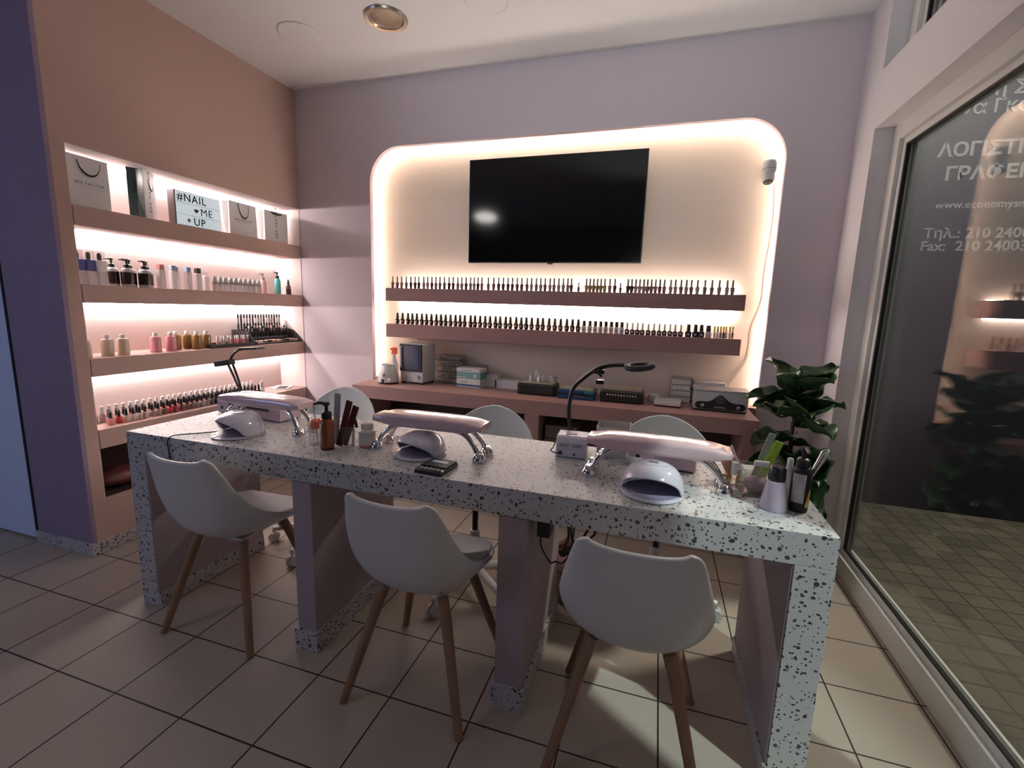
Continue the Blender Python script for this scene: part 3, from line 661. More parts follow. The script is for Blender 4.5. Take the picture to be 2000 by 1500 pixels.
N2 = [0.877, 0.92, 0.964, 0.999, 1.036, 1.076, 1.113, 1.152, 1.191, 1.227, 1.263, 1.301, 1.339, 1.374, 1.409, 1.453, 1.486, 1.524, 1.561, 1.597, 1.637, 1.67, 1.71, 1.743, 1.784, 1.82, 1.855, 1.893, 1.934, 1.969, 2.011, 2.05, 2.089, 2.13, 2.167, 2.205, 2.243, 2.28, 2.315, 2.349, 2.382, 2.416, 2.449, 2.481, 2.514, 2.546, 2.577, 2.607, 2.642, 2.675, 2.707, 2.738, 2.77, 2.8, 2.832, 2.876, 2.916, 2.949, 2.988, 3.025, 3.039, 3.059, 3.072, 3.089, 3.106, 3.125]
G = 'polish bottles on the lower niche shelf'
ztl = NS[1][2]; q = {}
for i, x in enumerate(N2):
    kind = 'oval' if i < 36 else 'white' if i < 44 else 'small' if i < 55 else 'big' if i < 58 else 'boxy' if i < 59 else 'gold'
    k0 = {'oval': 0, 'white': 36, 'small': 44, 'big': 55, 'boxy': 58, 'gold': 59}[kind]; n = {'oval': 36, 'white': 8, 'small': 11, 'big': 3, 'boxy': 1, 'gold': 7}[kind]
    lab = {'oval': 'rounded black polish bottle, ', 'white': 'white polish bottle with black cap, ', 'small': 'small black polish with silver cap, ', 'big': 'wide black polish bottle, ', 'boxy': 'square white polish bottle with black cap', 'gold': 'tiny polish bottle with gold cap, '}[kind]
    lab += '' if kind == 'boxy' else side_ord(i-k0, n)+' of its kind on lower niche shelf'
    if kind == 'boxy': lab += ' on the lower niche shelf'
    y = -.045 + (.028 if kind == 'gold' and i % 2 else 0)
    if kind not in q:
        a = {'oval': (.0335, .039, .0195, .042, 'black', POL['black'], False, .72, False, .72), 'white': (.027, .040, .019, .034, 'black', POL['white'], False, 1, True, 1), 'small': (.030, .032, .011, .040, 'silver', POL['black'], False, .95, False, .95),
             'big': (.038, .036, .022, .040, 'black', POL['black'], False, .95, False, .85), 'boxy': (.034, .036, .026, .038, 'black', POL['white'], False, 1, True, .95), 'gold': (.0155, .036, .0105, .034, 'gold', POL['grey'], False, 1, False, 1)}[kind]
        q[kind] = polish_proto('nail_polish', lab, G, *a[:4], a[4], a[5], a[6], a[7], a[8], a[9]); q[kind].location = (x, y, ztl)
        if kind == 'oval': bx(-.005, .005, -.0170, -.0165, .014, .028).build('bottle_label', 'label', q[kind], smooth=False)
        if kind == 'white': bx(-.0025, .0025, -.0141, -.0136, .013, .024).build('printed_mark', 'blkink', q[kind], smooth=False)
        if kind in ('small', 'big'): bx(-.006, .006, -q_w if False else -.0155 if kind == 'small' else -.0195, -.0148 if kind == 'small' else -.0188, .010, .022).build('bottle_label', 'label', q[kind], smooth=False)
    else:
        mm = {'cap': M['capgrey']} if False else {}
        if kind == 'gold': mm = {'bottle_body': [POL['grey'], POL['white'], POL['charcoal'], POL['charcoal'], POL['grey'], POL['white'], POL['olive gold']][i-59]}
        dup(q[kind], (x, y, ztl), 0, lab, mm)
# wall camera and cable
t = thing('security_camera', 'small white security camera at the upper right edge of the niche', 'camera', (3.236, .1, 2.15))
B().lathe([(.030, 0), (.030, .012)], n=20, mt=Matrix.Rotation(PI/2, 4, 'X')).build('mount', 'white_pl', t)
B().tube([(0, -.01, .03), (0, -.05, .035), (-.008, -.072, .02)], .014, 10, 4).build('arm', 'white_pl', t)
B().lathe([(.030, .0), (.036, .008), (.036, .05), (.028, .066), (.01, .070)], (-.008, -.085, -.018), 20).build('housing', 'white_pl', t)
B().lathe([(.037, .018), (.0375, .020), (.037, .022)], (-.008, -.085, -.018), 20).build('seam', 'greyfile', t)
hd = B().lathe([(.026, 0), (.032, .008), (.034, .045), (.030, .050)], n=20, mt=Matrix.Translation((-.010, -.098, -.068)) @ Matrix.Rotation(-.35, 4, 'X')).build('head', 'white_pl', t)
B().lathe([(.0235, -.004), (.0235, .001)], n=20, mt=Matrix.Translation((-.010, -.098, -.068)) @ Matrix.Rotation(-.35, 4, 'X')).build('lens_plate', 'matblack', t)
for k in range(4):
    a = PI/4+k*PI/2
    B().ell((-.010+.014*math.cos(a), -.098+.014*math.sin(a), -.0725+.005*math.sin(a)), .0035, .0035, .003, 8, 6).build('infrared_led', 'silver', t)
cp = [(3.284, .094, 2.10), (3.296, .094, 1.90), (3.289, .094, 1.715), (3.283, .094, 1.597), (3.283, .094, 1.417), (3.248, .094, 1.263), (3.247, .094, 1.138), (3.235, .094, 1.058), (3.192, .094, .975), (3.150, .094, .90), (3.145, .07, .80)]
tag(B().tube(cp, .0022, 6, 5).build('power_cable', mat('grey_cable', (.40, .36, .34), .5)), 'thin grey cable hanging down the right side of the niche', 'cable')

# ================================================================ BACK COUNTER
ZT = .781
t = thing('back_counter', 'long dusty pink counter below the wall niche', 'counter', (0, 0, 0))
wt = B(); wt.box(.715, 3.253, -.371, -.0005, .695, ZT); wt.box(.640, 3.300, -.0005, .0995, .695, ZT); wt.build('worktop', 'rose', t, smooth=False)
for nm, a, b in (('side_panel', .717, .805), ('divider', 1.955, 2.045), ('side_panel', 3.180, 3.251)): bx(a, b, -.369, -.030, .0, .6945).build(nm, 'rose', t, smooth=False)
bx(.717, 3.251, -.0295, -.013, .0, .6945).build('back_shade_panel', M.setdefault('darkpanel', mat('bay_shade_dark', (.05, .028, .024), .7)), t, smooth=False)  # dark sheet added to deepen the shade in the counter bays
# things on the counter
t = thing('spray_bottle', 'white spray bottle with orange red trigger in the niche corner', 'bottle', (.845, -.045, ZT))
B().lathe([(.028, 0), (.031, .004), (.031, .11), (.013, .165), (.012, .19)], n=20).build('bottle_body', 'white_pl', t)
B().box(-.012, .022, -.014, .014, .1905, .240).build('trigger_head', 'orange', t, smooth=False, bevel=.005); B().tube([(-.012, 0, .228), (-.03, 0, .226)], .007, 8).build('nozzle', 'orange', t); B().tube([(-.010, 0, .205), (-.022, 0, .19)], .004, 6).build('trigger', 'orange', t)
t = thing('wax_warmer', 'white conical wax warmer with a black bug mark', 'wax warmer', (.895, -.205, ZT))
B().lathe([(.070, 0), (.072, .012)], n=28).build('base', 'black', t)
B().lathe([(.072, .0122), (.074, .03), (.062, .085), (.048, .125), (.045, .128)], n=28).build('housing', 'white_pl', t)
B().lathe([(.045, .1282), (.047, .134), (.042, .136), (.040, .130)], n=28).build('rim', 'white_pl', t)
mk = B()
for a in range(6): mk.tube([(0, -.0, .0), (.016*math.cos(PI*a/3+.3), 0, .016*math.sin(PI*a/3+.3))], .0018, 5)
mk.ell((0, 0, 0), .0045, .003, .008, 8, 6)
o = mk.build('bug_mark', 'blkink', t, loc=(0.006, -.0665, .064)); o.rotation_euler = (-.2, 0, 0)
B().box(-.010, .010, -.0765, -.070, .013, .038).build('switch', 'black', t, smooth=False, bevel=.003); B().ell((.045, -.058, .028), .016, .010, .016, 12, 8).build('dial', 'white_pl', t)
t = thing('steriliser_oven', 'upright white steriliser with dark blue glass door and two knobs', 'steriliser', (1.065, -.085, ZT), -.10)
bx(-.095, .095, -.08, .085, .012, .285).build('case', 'white_pl', t, smooth=False, bevel=.006)
bx(-.092, .092, -.092, -.0805, .090, .282).build('door', 'black', t, smooth=False, bevel=.004)
bx(-.055, .072, -.0935, -.0921, .108, .268).build('door_glass', mat('dark_blue_glass', (.035, .06, .12), .1), t, smooth=False)
B().tube([(-.072, -.093, .115), (-.072, -.106, .125), (-.072, -.106, .255), (-.072, -.093, .265)], .006, 8).build('door_handle', 'white_pl', t)
for x in (-.05, .055): B().lathe([(.015, 0), (.013, .014), (.004, .016)], n=16, mt=Matrix.Translation((x, -.0805, .052)) @ Matrix.Rotation(PI/2, 4, 'X')).build('knob', 'frost', t)
for x in (-.075, .075):
    for y in (-.065, .065): bx(x-.012, x+.012, y-.012, y+.012, 0, .012).build('foot', 'black', t, smooth=False)
def stack_box(name, label, cat, x, y, w, d, h, z, m, rz=0, group=None, lid=None):
    t = thing(name, label, cat, (x, y, z), rz, group)
    bx(-w/2, w/2, -d/2, d/2, 0, h).build('box_body', m, t, smooth=False, bevel=.002)
    return t
z = ZT
for k, (w, h, dx, rz, l) in enumerate(((.20, .042, 0, 0, 'lowest of the clear plastic boxes stacked beside the steriliser'), (.20, .042, .005, .05, 'second clear plastic box from the bottom of the stack'), (.20, .042, -.004, -.04, 'third clear plastic box from the bottom of the stack'), (.19, .042, .004, .03, 'fourth clear plastic box from the bottom of the stack'), (.19, .038, -.01, .0, 'topmost of the stacked clear plastic boxes'))):
    t = stack_box('clear_box', l, 'plastic box', 1.285+dx, .022, w, .13, h-.003, z, 'clear', rz, 'clear plastic boxes stacked beside the steriliser')
    c = B(); random.seed(k)
    for j in range(5): c.ell((-.07+.035*j, random.uniform(-.02, .02), .012), .016, .03, .010, 8, 6)
    c.build('contents', 'tips', t); bx(-w/2-.002, w/2+.002, -.067, .067, h-.0028, h-.0003).build('lid', 'clear', t, smooth=False)
    z += h
t = stack_box('clear_box', 'clear plastic lid box leaning on the boxes behind the carton stack', 'plastic box', 1.475, .045, .14, .085, .145, ZT, 'clear', 0, 'clear boxes behind the cartons')
bx(-.06, .06, -.035, .035, .003, .06).build('contents', 'label', t, smooth=False)
for l, z, h, m, rz, strip in (('white carton with blue stripe at the bottom of the carton stack', 0, .060, 'cardboard', .05, 'blue'), ('teal carton in the middle of the carton stack', .0605, .046, 'teal', .03, None), ('thin white carton on top of the carton stack', .107, .026, 'cardboard', .07, None)):
    t = stack_box('carton', l, 'box', 1.475, -.065, .185, .10, h, ZT+z, m, -rz-.05, 'cartons stacked on the counter')
    if strip: bx(-.0928, .0928, -.0506, -.0502, .008, .022).build('stripe', strip, t, smooth=False); bx(-.06, .0, -.0506, -.0502, .03, .045).build('printed_panel', 'label', t, smooth=False)
    elif m == 'teal': B().lathe([(.012, 0), (.012, .0006)], n=16, mt=Matrix.Translation((.05, -.0501, .022)) @ Matrix.Rotation(PI/2, 4, 'X')).build('round_seal', 'cardboard', t); bx(-.088, -.02, -.0506, -.0502, .006, .012).build('printed_panel', 'cardboard', t, smooth=False)
    else: bx(-.05, .03, -.0506, -.0502, .010, .014).build('printed_panel', 'ink', t, smooth=False)
t = stack_box('carton', 'upright white carton with a dark blue corner, right of the carton stack', 'box', 1.615, .015, .085, .09, .085, ZT, 'cardboard', 0, 'loose cartons on the counter')
bx(.022, .0428, -.0456, -.0452, .004, .055).build('dark_corner', 'blue', t, smooth=False)
stack_box('carton', 'flat white box between the cartons and the black case', 'box', 1.735, .0, .16, .10, .058, ZT, 'cardboard', 0, 'loose cartons on the counter')
t = thing('nail_tip_case', 'black soft case of nail tips with white bottles on it', 'case', (1.975, -.125, ZT), -.03, 'nail tip cases on the counter')
bx(-.125, .125, -.07, .08, 0, .075).build('case_body', 'black', t, smooth=False, bevel=.012, seg=3); bx(-.112, .112, -.055, .07, .0755, .079).build('nail_tips', 'tips', t, smooth=False)
for i, (x, y, h, r, l) in enumerate(((1.925, -.13, .05, .012, 'small white bottle on the black case, left of the group'), (1.955, -.10, .07, .017, 'white jar with square cap on the black case'), (1.985, -.145, .055, .014, 'white dropper bottle at the front of the black case'), (2.005, -.10, .045, .016, 'low white pot on the black case'))):
    t = thing('small_bottle', l, 'bottle', (x, y, ZT+.0795), 0, 'white bottles on the black case')
    B().lathe([(r*.95, 0), (r, .002), (r, h*.6), (r*.6, h*.7)], n=16).build('bottle_body', 'white_pl', t); B().lathe([(r*.62, h*.7), (r*.6, h)], n=14).build('cap', 'white_pl' if i != 1 else 'boxlit', t)
t = thing('paper_cup_stack', 'stack of white paper cups on the right of the black case', 'cups', (2.065, -.085, ZT+.0795))
B().lathe([(.022, 0), (.026, .04), (.028, .043)], n=18).build('cup_wall', 'cardboard', t)
t = thing('vinyl_case', 'shiny blue and teal zip case between the two black cases', 'case', (2.24, -.14, ZT), -.02)
bx(-.115, .115, -.075, .07, 0, .024).build('lower_half', 'bluevinyl', t, smooth=False, bevel=.008, seg=3); bx(-.112, .112, -.068, .07, .0245, .034).build('zip_band', 'matblack', t, smooth=False); bx(-.115, .05, -.075, .07, .0345, .060).build('upper_half', 'bluevinyl', t, smooth=False, bevel=.008, seg=3)
bx(.052, .115, -.075, .07, .0345, .060).build('teal_corner', 'tealvinyl', t, smooth=False, bevel=.008, seg=3); bx(-.10, .10, -.06, .06, .0605, .066).build('nail_tips', 'tips', t, smooth=False)
t = thing('nail_tip_case', 'open black soft case with rows of cream nail tips, right of the blue case', 'case', (2.518, -.135, ZT), -.02, 'nail tip cases on the counter')
bx(-.13, .13, -.07, .08, 0, .070).build('case_body', 'black', t, smooth=False, bevel=.012, seg=3); bx(-.118, .118, -.02, .07, .0705, .088).build('nail_tips', 'tips', t, smooth=False)
tp = B()
for k in range(11): tp.ell((-.085+.017*k, -.068, .048), .006, .004, .007, 8, 6)
tp.build('front_tips', POL['cream'], t)
t = thing('tissue_roll', 'small white roll beside the right hand black case', 'roll', (2.705, -.04, ZT)); B().lathe([(.032, 0), (.033, .004), (.033, .045)], n=20).build('roll', 'cardboard', t)
for k, (l, h, rz) in enumerate((('dark folder under the white paper pad', .010, .06), ('thick white paper pad on top of the dark folder', .022, .02))):
    z0 = ZT+(0 if k == 0 else .0105); o = bx(-.075, .075, -.07, .075, 0, h).build('paper_pad' if k else 'folder', 'cardboard' if k else 'maroon', None, smooth=False, bevel=.002); o.location = (2.79, -.135, z0); o.rotation_euler = (0, 0, rz-.1); tag(o, l, 'paper')
t = thing('drawer_organiser', 'small frosted drawer organiser standing by the grey bath', 'organiser', (2.865, .035, ZT))
bx(-.062, .062, -.05, .05, 0, .158).build('case', 'clear', t, smooth=False, bevel=.002)
for k in range(4): bx(-.056, .056, -.053, .04, .004+.037*k, .037+.037*k).build('drawer', 'frost', t, smooth=False, bevel=.002)
for k in range(4): bx(-.045+.026*k, -.030+.026*k, -.0545, -.0532, .09, .103).build('white_tip', 'cardboard', t, smooth=False)
t = thing('ultrasonic_bath', 'steel ultrasonic bath with black wavy front panel and dials', 'steriliser', (3.075, -.135, ZT), -.03)
bx(-.145, .145, -.075, .075, .010, .118).build('tank', mat('satin_steel', (.56, .57, .60), .3, .6), t, smooth=False, bevel=.003)
bx(-.138, .138, -.07, .07, 0, .0098).build('base', 'black', t, smooth=False)
bx(-.15, .15, -.08, .078, .1185, .127).build('lid', mat('lid_steel', (.62, .62, .63), .3, .5), t, smooth=False, bevel=.002)
pn = []
for k in range(41):
    x = -.115+.23*k/40; zc = .055+.045*math.exp(-(x/.038)**2)-.022*0; pn.append((x, min(.108, zc)))
pn = [(-.135, .035)]+[(-.128, .05)]+pn+[(.128, .05), (.135, .035), (.128, .020), (.115, .014), (-.115, .014), (-.128, .020)]
B().prism(pn, -.0775, -.0755, lambda p, q, h: (p, h, q)).build('control_panel', 'black', t, smooth=False)
B().lathe([(.026, 0), (.024, .008), (.004, .009)], n=24, mt=Matrix.Translation((0, -.0776, .072)) @ Matrix.Rotation(PI/2, 4, 'X')).build('dial', mat('dark_grey_dial', (.05, .05, .05), .3), t)
for x in (-.095, .095): B().lathe([(.012, 0), (.010, .008), (.003, .009)], n=12, mt=Matrix.Translation((x, -.0776, .034)) @ Matrix.Rotation(PI/2, 4, 'X')).build('knob', 'silver', t)
bx(-.03, .03, -.0782, -.0776, .024, .030).build('printed_mark', 'greyfile', t, smooth=False)
for s in (-1, 1): B().tube([(s*.146, -.02, .112), (s*.165, -.02, .112), (s*.165, .02, .112), (s*.146, .02, .112)], .004, 6).build('handle', 'black', t)
tag(B().tube([(2.985, .005, ZT+.140), (3.0, .0, ZT+.150), (3.06, -.01, ZT+.158), (3.11, .0, ZT+.150), (3.13, .05, ZT+.11), (3.15, .07, ZT+.03), (3.16, .075, ZT+.004)], .003, 6, 5).build('power_cable', 'white_pl'), 'white cable looped behind the steel ultrasonic bath', 'cable')
t = tag(bx(-.09, .09, -.04, .04, 0, .135).build('carton', 'cardboard', None, smooth=False, bevel=.003), 'white carton standing behind the steel ultrasonic bath', 'box', 'loose cartons on the counter'); t.location = (3.03, .055, ZT)
# under the counter
stp = bx(-.001, .001, -.001, .001, 0, .001)
UC = 'boxes stored under the counter'
M['shadebox'] = mat('shaded_beige_card', (.16, .11, .10), .6); M['shadefrost'] = mat('shaded_frosted_plastic', (.20, .16, .15), .3)  # beige card and frosted plastic, darkened with the shade of the bays
for i, (x, y, w, d, h, z, m, l) in enumerate(((2.20, -.20, .24, .22, .10, .0, 'clear', 'lowest clear box on the floor of the right counter bay'), (2.20, -.20, .22, .20, .09, .1045, 'shadebox', 'beige box second from the floor in the right counter bay'), (2.19, -.20, .20, .18, .08, .199, 'shadefrost', 'frosted box third from the floor in the right counter bay'),
                                      (2.18, -.20, .20, .18, .09, .2835, 'clear', 'clear box fourth from the floor in the right counter bay'), (2.17, -.20, .19, .17, .08, .378, 'shadefrost', 'frosted box fifth from the floor in the right counter bay'), (2.16, -.20, .19, .17, .07, .4625, 'shadebox', 'beige box sixth from the floor in the right counter bay'), (2.17, -.20, .20, .17, .08, .537, 'shadefrost', 'topmost frosted box in the right counter bay'))):
    t = stack_box('storage_box', l, 'box', x, y, w, d, h, z, m, 0, UC)
    if m == 'clear': bx(-w/2+.01, w/2-.01, -d/2+.01, d/2-.01, .004, h*.7).build('contents', 'tips', t, smooth=False)
for i, (x, w, h, m, l) in enumerate(((.93, .17, .50, 'frost', 'tall pale bag in the left counter bay by the first swivel chair'), (1.12, .17, .46, 'charc', 'dark crumpled bag in the left counter bay'), (1.34, .22, .42, 'charc', 'wide dark bag in the middle of the left counter bay'), (1.60, .22, .40, 'charc', 'dark bag left of the counter divider'))):
    b = B(); random.seed(20+i)
    n, mm = 14, 9
    rows = []
    for r in range(mm+1):
        zz = h*r/mm; rr = (.9 if r < mm-1 else .5)*(1-.25*(r/mm)**3)
        rows.append([(rr*w/2*math.cos(2*PI*k/n)*(1+random.uniform(-.12, .12) if 0 < k < n else 1), rr*.10*math.sin(2*PI*k/n)*(1+random.uniform(-.15, .15) if 0 < k < n else 1), zz) for k in range(n+1)])
    b.grid(rows); b.add(rows[-1][:-1], [tuple(range(n))]); b.add(rows[0][:-1], [tuple(range(n))[::-1]])
    mt_ = M['shadefrost'] if m == 'frost' else M.setdefault('charc', mat('dark_bag', (.06, .045, .04), .35, bump=1, scale=20))
    o = b.build('storage_bag', mt_); o.location = (x, -.20, 0); tag(o, l, 'bag', 'bags stored under the counter')

# ================================================================ MANICURE TABLE
TX0, TX1, TY0, TY1, TZ = .6185, 3.186, -1.751, -1.190, .78
ZU = .688
t = thing('manicure_table', 'long white terrazzo manicure table with three open bays', 'table', (0, 0, 0))
bx(TX0, TX1, TY0, TY1, ZU, TZ).build('tabletop', 'terrazzo', t, smooth=False, bevel=.0015)
bx(TX0+.09, TX1-.10, TY0+.03, TY1-.0005, ZU-.004, ZU-.0003).build('underside', 'lilac', t, smooth=False)
for nm, a, b, ins in (('side_panel', TX0, .715, 1), ('side_panel', 3.091, TX1, -1)):
    o = bx(a, b, TY0, TY1, 0, ZU-.0003).build(nm, 'terrazzo', t, smooth=False, bevel=.0015)
    xa, xb = (b+.0003, b+.004) if ins > 0 else (a-.004, a-.0003)
    bx(xa, xb, TY0+.003, TY1, .0665, ZU-.004).build('painted_lining', 'panelmauve', o, smooth=False)
    xa, xb = (b+.0003, b+.010) if ins > 0 else (a-.010, a-.0003)
    bx(xa, xb, TY0+.001, TY1, 0, .066).build('skirting', 'terrazzo', o, smooth=False)
for a, b in ((1.455, 1.537), (2.262, 2.357)):
    o = bx(a, b, TY0+.006, TY1, 0, ZU-.0042).build('divider_panel', 'panelmauve', t, smooth=False)
    s = B(); s.box(a-.010, a-.0003, TY0-.004, TY1, 0, .085); s.box(b+.0003, b+.010, TY0-.004, TY1, 0, .085); s.box(a-.0003, b+.0003, TY0-.004, TY0+.0057, 0, .085); s.build('skirting', 'terrazzo', o, smooth=False)

# ---- arm rests
def arm_rest(label, x, y, rz, L=.225):
    t = thing('arm_rest', label, 'arm rest', (x, y, TZ), rz, 'padded arm rests on the manicure table')
    rows = []; n = 20; m_ = 30
    for i in range(m_+1):
        u = -1+2*i/m_; k = max(0, 1-abs(u)**4.5)**.55
        row = []
        for j in range(n+1):
            a = 2*PI*j/n; ca, sa = math.cos(a), math.sin(a)
            ww = .062*(.86+.14*k); hh = .027*max(k, .48)
            row.append((L*u, ww*math.copysign(abs(ca)**.42, ca)*(1 if sa < 0 else 1-.16*abs(sa)**2), .122+hh*math.copysign(abs(sa)**.45, sa)))
        rows.append(row)
    b = B().grid(rows); b.add(rows[0][:-1], [tuple(range(n))]); b.add(rows[-1][:-1], [tuple(range(n))[::-1]])
    pad = b.build('pad', 'pinkpad', t, sub=1, weld=True)
    for sx in (-1, 1):
        for sy in (-1, 1):
            lg = B().tube([(sx*.115, sy*.028, .100), (sx*.150, sy*.032, .092), (sx*.185, sy*.037, .062), (sx*.208, sy*.040, .022)], .0095, 12, 5).build('leg', 'chrome', t)
            B().lathe([(.0255, 0), (.0265, .004), (.024, .014), (.015, .031), (.010, .035)], (sx*.2135, sy*.041, 0), 18).build('foot', 'chrome', lg)
    return t
arm_rest('pink padded arm rest on chrome legs, at the left end of the table', 1.085, -1.475, -.04)
arm_rest('pink padded arm rest on chrome legs, in the middle of the table', 1.901, -1.505, 0)
arm_rest('pink padded arm rest on chrome legs, at the right end of the table', 2.725, -1.492, -.03)
# ---- UV lamps
def uv_lamp(label, x, y, rz, a=.096, d=.098, h=.088):
    t = thing('nail_lamp', label, 'nail lamp', (x, y, TZ), rz, 'dome nail lamps on the manicure table')
    rows = []; n = 48; m_ = 14; W = math.radians(74)
    def pt(th, u, k=1.0):
        r = math.cos(u)**.62; return (a*k*r*math.cos(th), d*k*r*math.sin(th), .009+h*k*math.sin(u)**.95)
    for i in range(m_+1):
        row = []
        for j in range(n+1):
            th = 2*PI*j/n - PI/2
            dth = abs((th+PI/2+PI) % (2*PI)-PI)
            lo = math.asin(min(.95, .68*(1-(dth/W)**2)**.6)) if dth < W else 0
            u = lo+(PI/2*.985-lo)*i/m_
            row.append(pt(th, max(u, .0001)))
        rows.append(row)
    b = B().grid(rows); b.add(rows[-1][:-1], [tuple(range(n))])
    dm = b.build('dome', 'uvwhite', t, solid=.006, sub=1, weld=True)
    B().lathe([(.95, 0), (1.0, .003), (1.0, .006), (.93, .0088)], n=40, sx=a*1.0, sy=d*1.03).build('base_plate', 'uvwhite', t)
    B().lathe([(.92, .0090), (.90, .0098)], n=32, sx=a*.92, sy=d*.95).build('inner_floor', 'uvdark', t)
    B().lathe([(.042, h+.0040), (.043, h+.0085), (.038, h+.0105), (.01, h+.0112)], n=28, sy=.72).build('control_panel', 'uvwhite', t)
    bx(-.014, .014, -.010, .004, h+.0108, h+.0120).build('display', 'silver', t, smooth=False)
    return t
uv_lamp('white dome nail lamp at the left end of the table, open to the left', 1.065, -1.608, -.28)
uv_lamp('white dome nail lamp under the middle arm rest', 1.878, -1.548, -.30, h=.074)
uv_lamp('white dome nail lamp in front of the right arm rest', 2.718, -1.612, -.10)
# ---- dust collectors
def dust(label, x, y, rz, w, d, h, m):
    t = thing('dust_collector', label, 'dust collector', (x, y, TZ), rz, 'nail dust collectors on the manicure table')
    bx(-w/2, w/2, -d/2, d/2, .004, h).build('case', m, t, smooth=False, bevel=.005)
    bx(-w*.30, w*.34, -d/2-.001, -d/2+.001, h*.60, h*.83).build('suction_slot', 'matblack', t, smooth=False)
    bx(-w/2+.01, w/2-.01, -d/2+.01, d/2-.01, 0, .0038).build('rubber_foot', 'black', t, smooth=False)
    B().lathe([(.008, 0), (.008, .002)], n=14, mt=Matrix.Translation((-w/2+.035, -d/2-.0002, h*.42)) @ Matrix.Rotation(PI/2, 4, 'X')).build('power_socket', 'black', t)
    return t
dust('lilac pink dust collector behind the left arm rest', .875, -1.318, -.10, .42, .125, .075, 'pinkbox')
dust('pink dust collector behind the right arm rest', 2.756, -1.285, -.12, .235, .17, .080, 'pinkbox')
# ---- centre left: cup and bottles
t = thing('tool_cup', 'clear cup holding a red plastic piece and tools', 'cup', (1.452, -1.595, TZ))
B().lathe([(.030, 0), (.034, .002), (.036, .095)], n=24).build('cup_wall', 'clear', t)
o = thing('red_flower_clip', 'bright red plastic clip in the clear cup', 'clip', (1.452, -1.600, TZ+.066))
for k in range(5): B().ell((.014*math.cos(k*1.257), .012*math.sin(k*1.257), .018), .012, .010, .020, 10, 6).build('petal', 'orange', o)
for k, (dx, dy, L, l) in enumerate(((-.012, .008, .15, 'thin metal tool standing in the clear cup, leaning left'), (.010, .010, .13, 'thin metal tool standing in the clear cup, leaning right'))):
    o = B().tube([(0, 0, 0), (dx*2, dy, L)], .0025, 8).build('metal_tool', 'metal'); o.location = (1.452+dx*.5, -1.588, TZ+.004); tag(o, l, 'tool', 'metal tools in the clear cup')
t = thing('pump_bottle', 'amber pump bottle with black nozzle on the terrazzo table', 'bottle', (1.526, -1.632, TZ))
B().lathe([(.024, 0), (.025, .004), (.025, .012)], n=24).build('base', 'maroon', t)
B().lathe([(.025, .0122), (.0253, .02), (.0253, .106), (.020, .118), (.014, .121)], n=24).build('bottle_body', 'amber', t)
lb = B(); lb.grid([[(.0256*math.cos(a), .0256*math.sin(a), z) for a in [PI*(.95+.5*k/8) for k in range(9)]] for z in (.022, .104)]); lb.build('bottle_label', 'label', t, solid=.0003, off=1)
pump_top(t, .1212, 'black', 1.35)
for o in t.children:
    if o.name.startswith('spout'): o.rotation_euler = (0, 0, -1.1)
for k, (x, y, dx, L, m, l) in enumerate(((1.553, -1.600, .055, .19, 'maroon', 'dark red nail file leaning right behind the amber bottle'), (1.566, -1.585, .06, .17, 'maroon', 'second dark red nail file, further right in the holder'), (1.525, -1.585, .02, .205, 'greyfile', 'pale grey nail file standing behind the amber bottle'))):
    o = bx(-.013, .013, -.002, .002, 0, L).build('nail_file', m, None, smooth=False, bevel=.0015); o.location = (x, y, TZ+.007); o.rotation_euler = (.02, math.atan2(dx, L), .1); tag(o, l, 'nail file', 'nail files by the amber bottle')
t = thing('tool_cup', 'clear cup with files and clippers, right of the amber bottle', 'cup', (1.575, -1.575, TZ)); B().lathe([(.026, 0), (.029, .002), (.032, .085)], n=24).build('cup_wall', 'clear', t)
t = thing('nail_clippers', 'steel clippers with black grip leaning in the clear cup', 'clippers', (1.590, -1.570, TZ+.004))
B().tube([(.004, 0, .0), (.008, 0, .06), (.0, 0, .11), (-.012, 0, .128)], .005, 8, 4).build('handle', 'metal', t); B().tube([(.006, 0, .125), (.018, 0, .10), (.024, 0, .075)], [.006, .006, .005], 8).build('grip', 'black', t)
t = thing('cream_jar', 'frosted white jar with peach bottom beside the tool cups', 'jar', (1.640, -1.540, TZ))
B().lathe([(.031, 0), (.033, .002), (.033, .010)], n=28).build('tinted_base', mat('peach', (.60, .26, .18), .4), t); B().lathe([(.033, .0102), (.033, .062), (.024, .070)], n=28).build('jar_body', 'frost', t); B().lathe([(.024, .0702), (.024, .092), (.021, .094)], n=28).build('lid', 'frost', t)
o = B().grid([[(-.02, -.008, .003), (-.02, .008, .005)], [(.0, -.012, .012), (0, .012, .006)], [(.03, -.002, .004), (.03, .002, .005)]]).build('paper_scrap', mat('green_print', (.22, .27, .16), .6), None, solid=.001); o.location = (1.70, -1.40, TZ); tag(o, 'small crumpled greenish paper behind the frosted jar', 'paper')
# ---- black open palette
t = thing('palette_case', 'open flat black case with nail tips at the front table edge', 'case', (2.010, -1.678, TZ), -.06)
bx(-.052, .052, -.062, .060, 0, .014).build('tray', 'black', t, smooth=False, bevel=.004)
bx(-.048, .048, -.02, .058, .0142, .018).build('cover_flap', 'matblack', t, smooth=False, bevel=.001)
bx(-.030, .030, .018, .036, .0182, .0188).build('clear_window', 'boxlit', t, smooth=False)
for k in range(5): B().ell((-.032+.016*k, -.042, .0155), .006, .011, .003, 8, 6).build('nail_tip', 'greyfile', t)
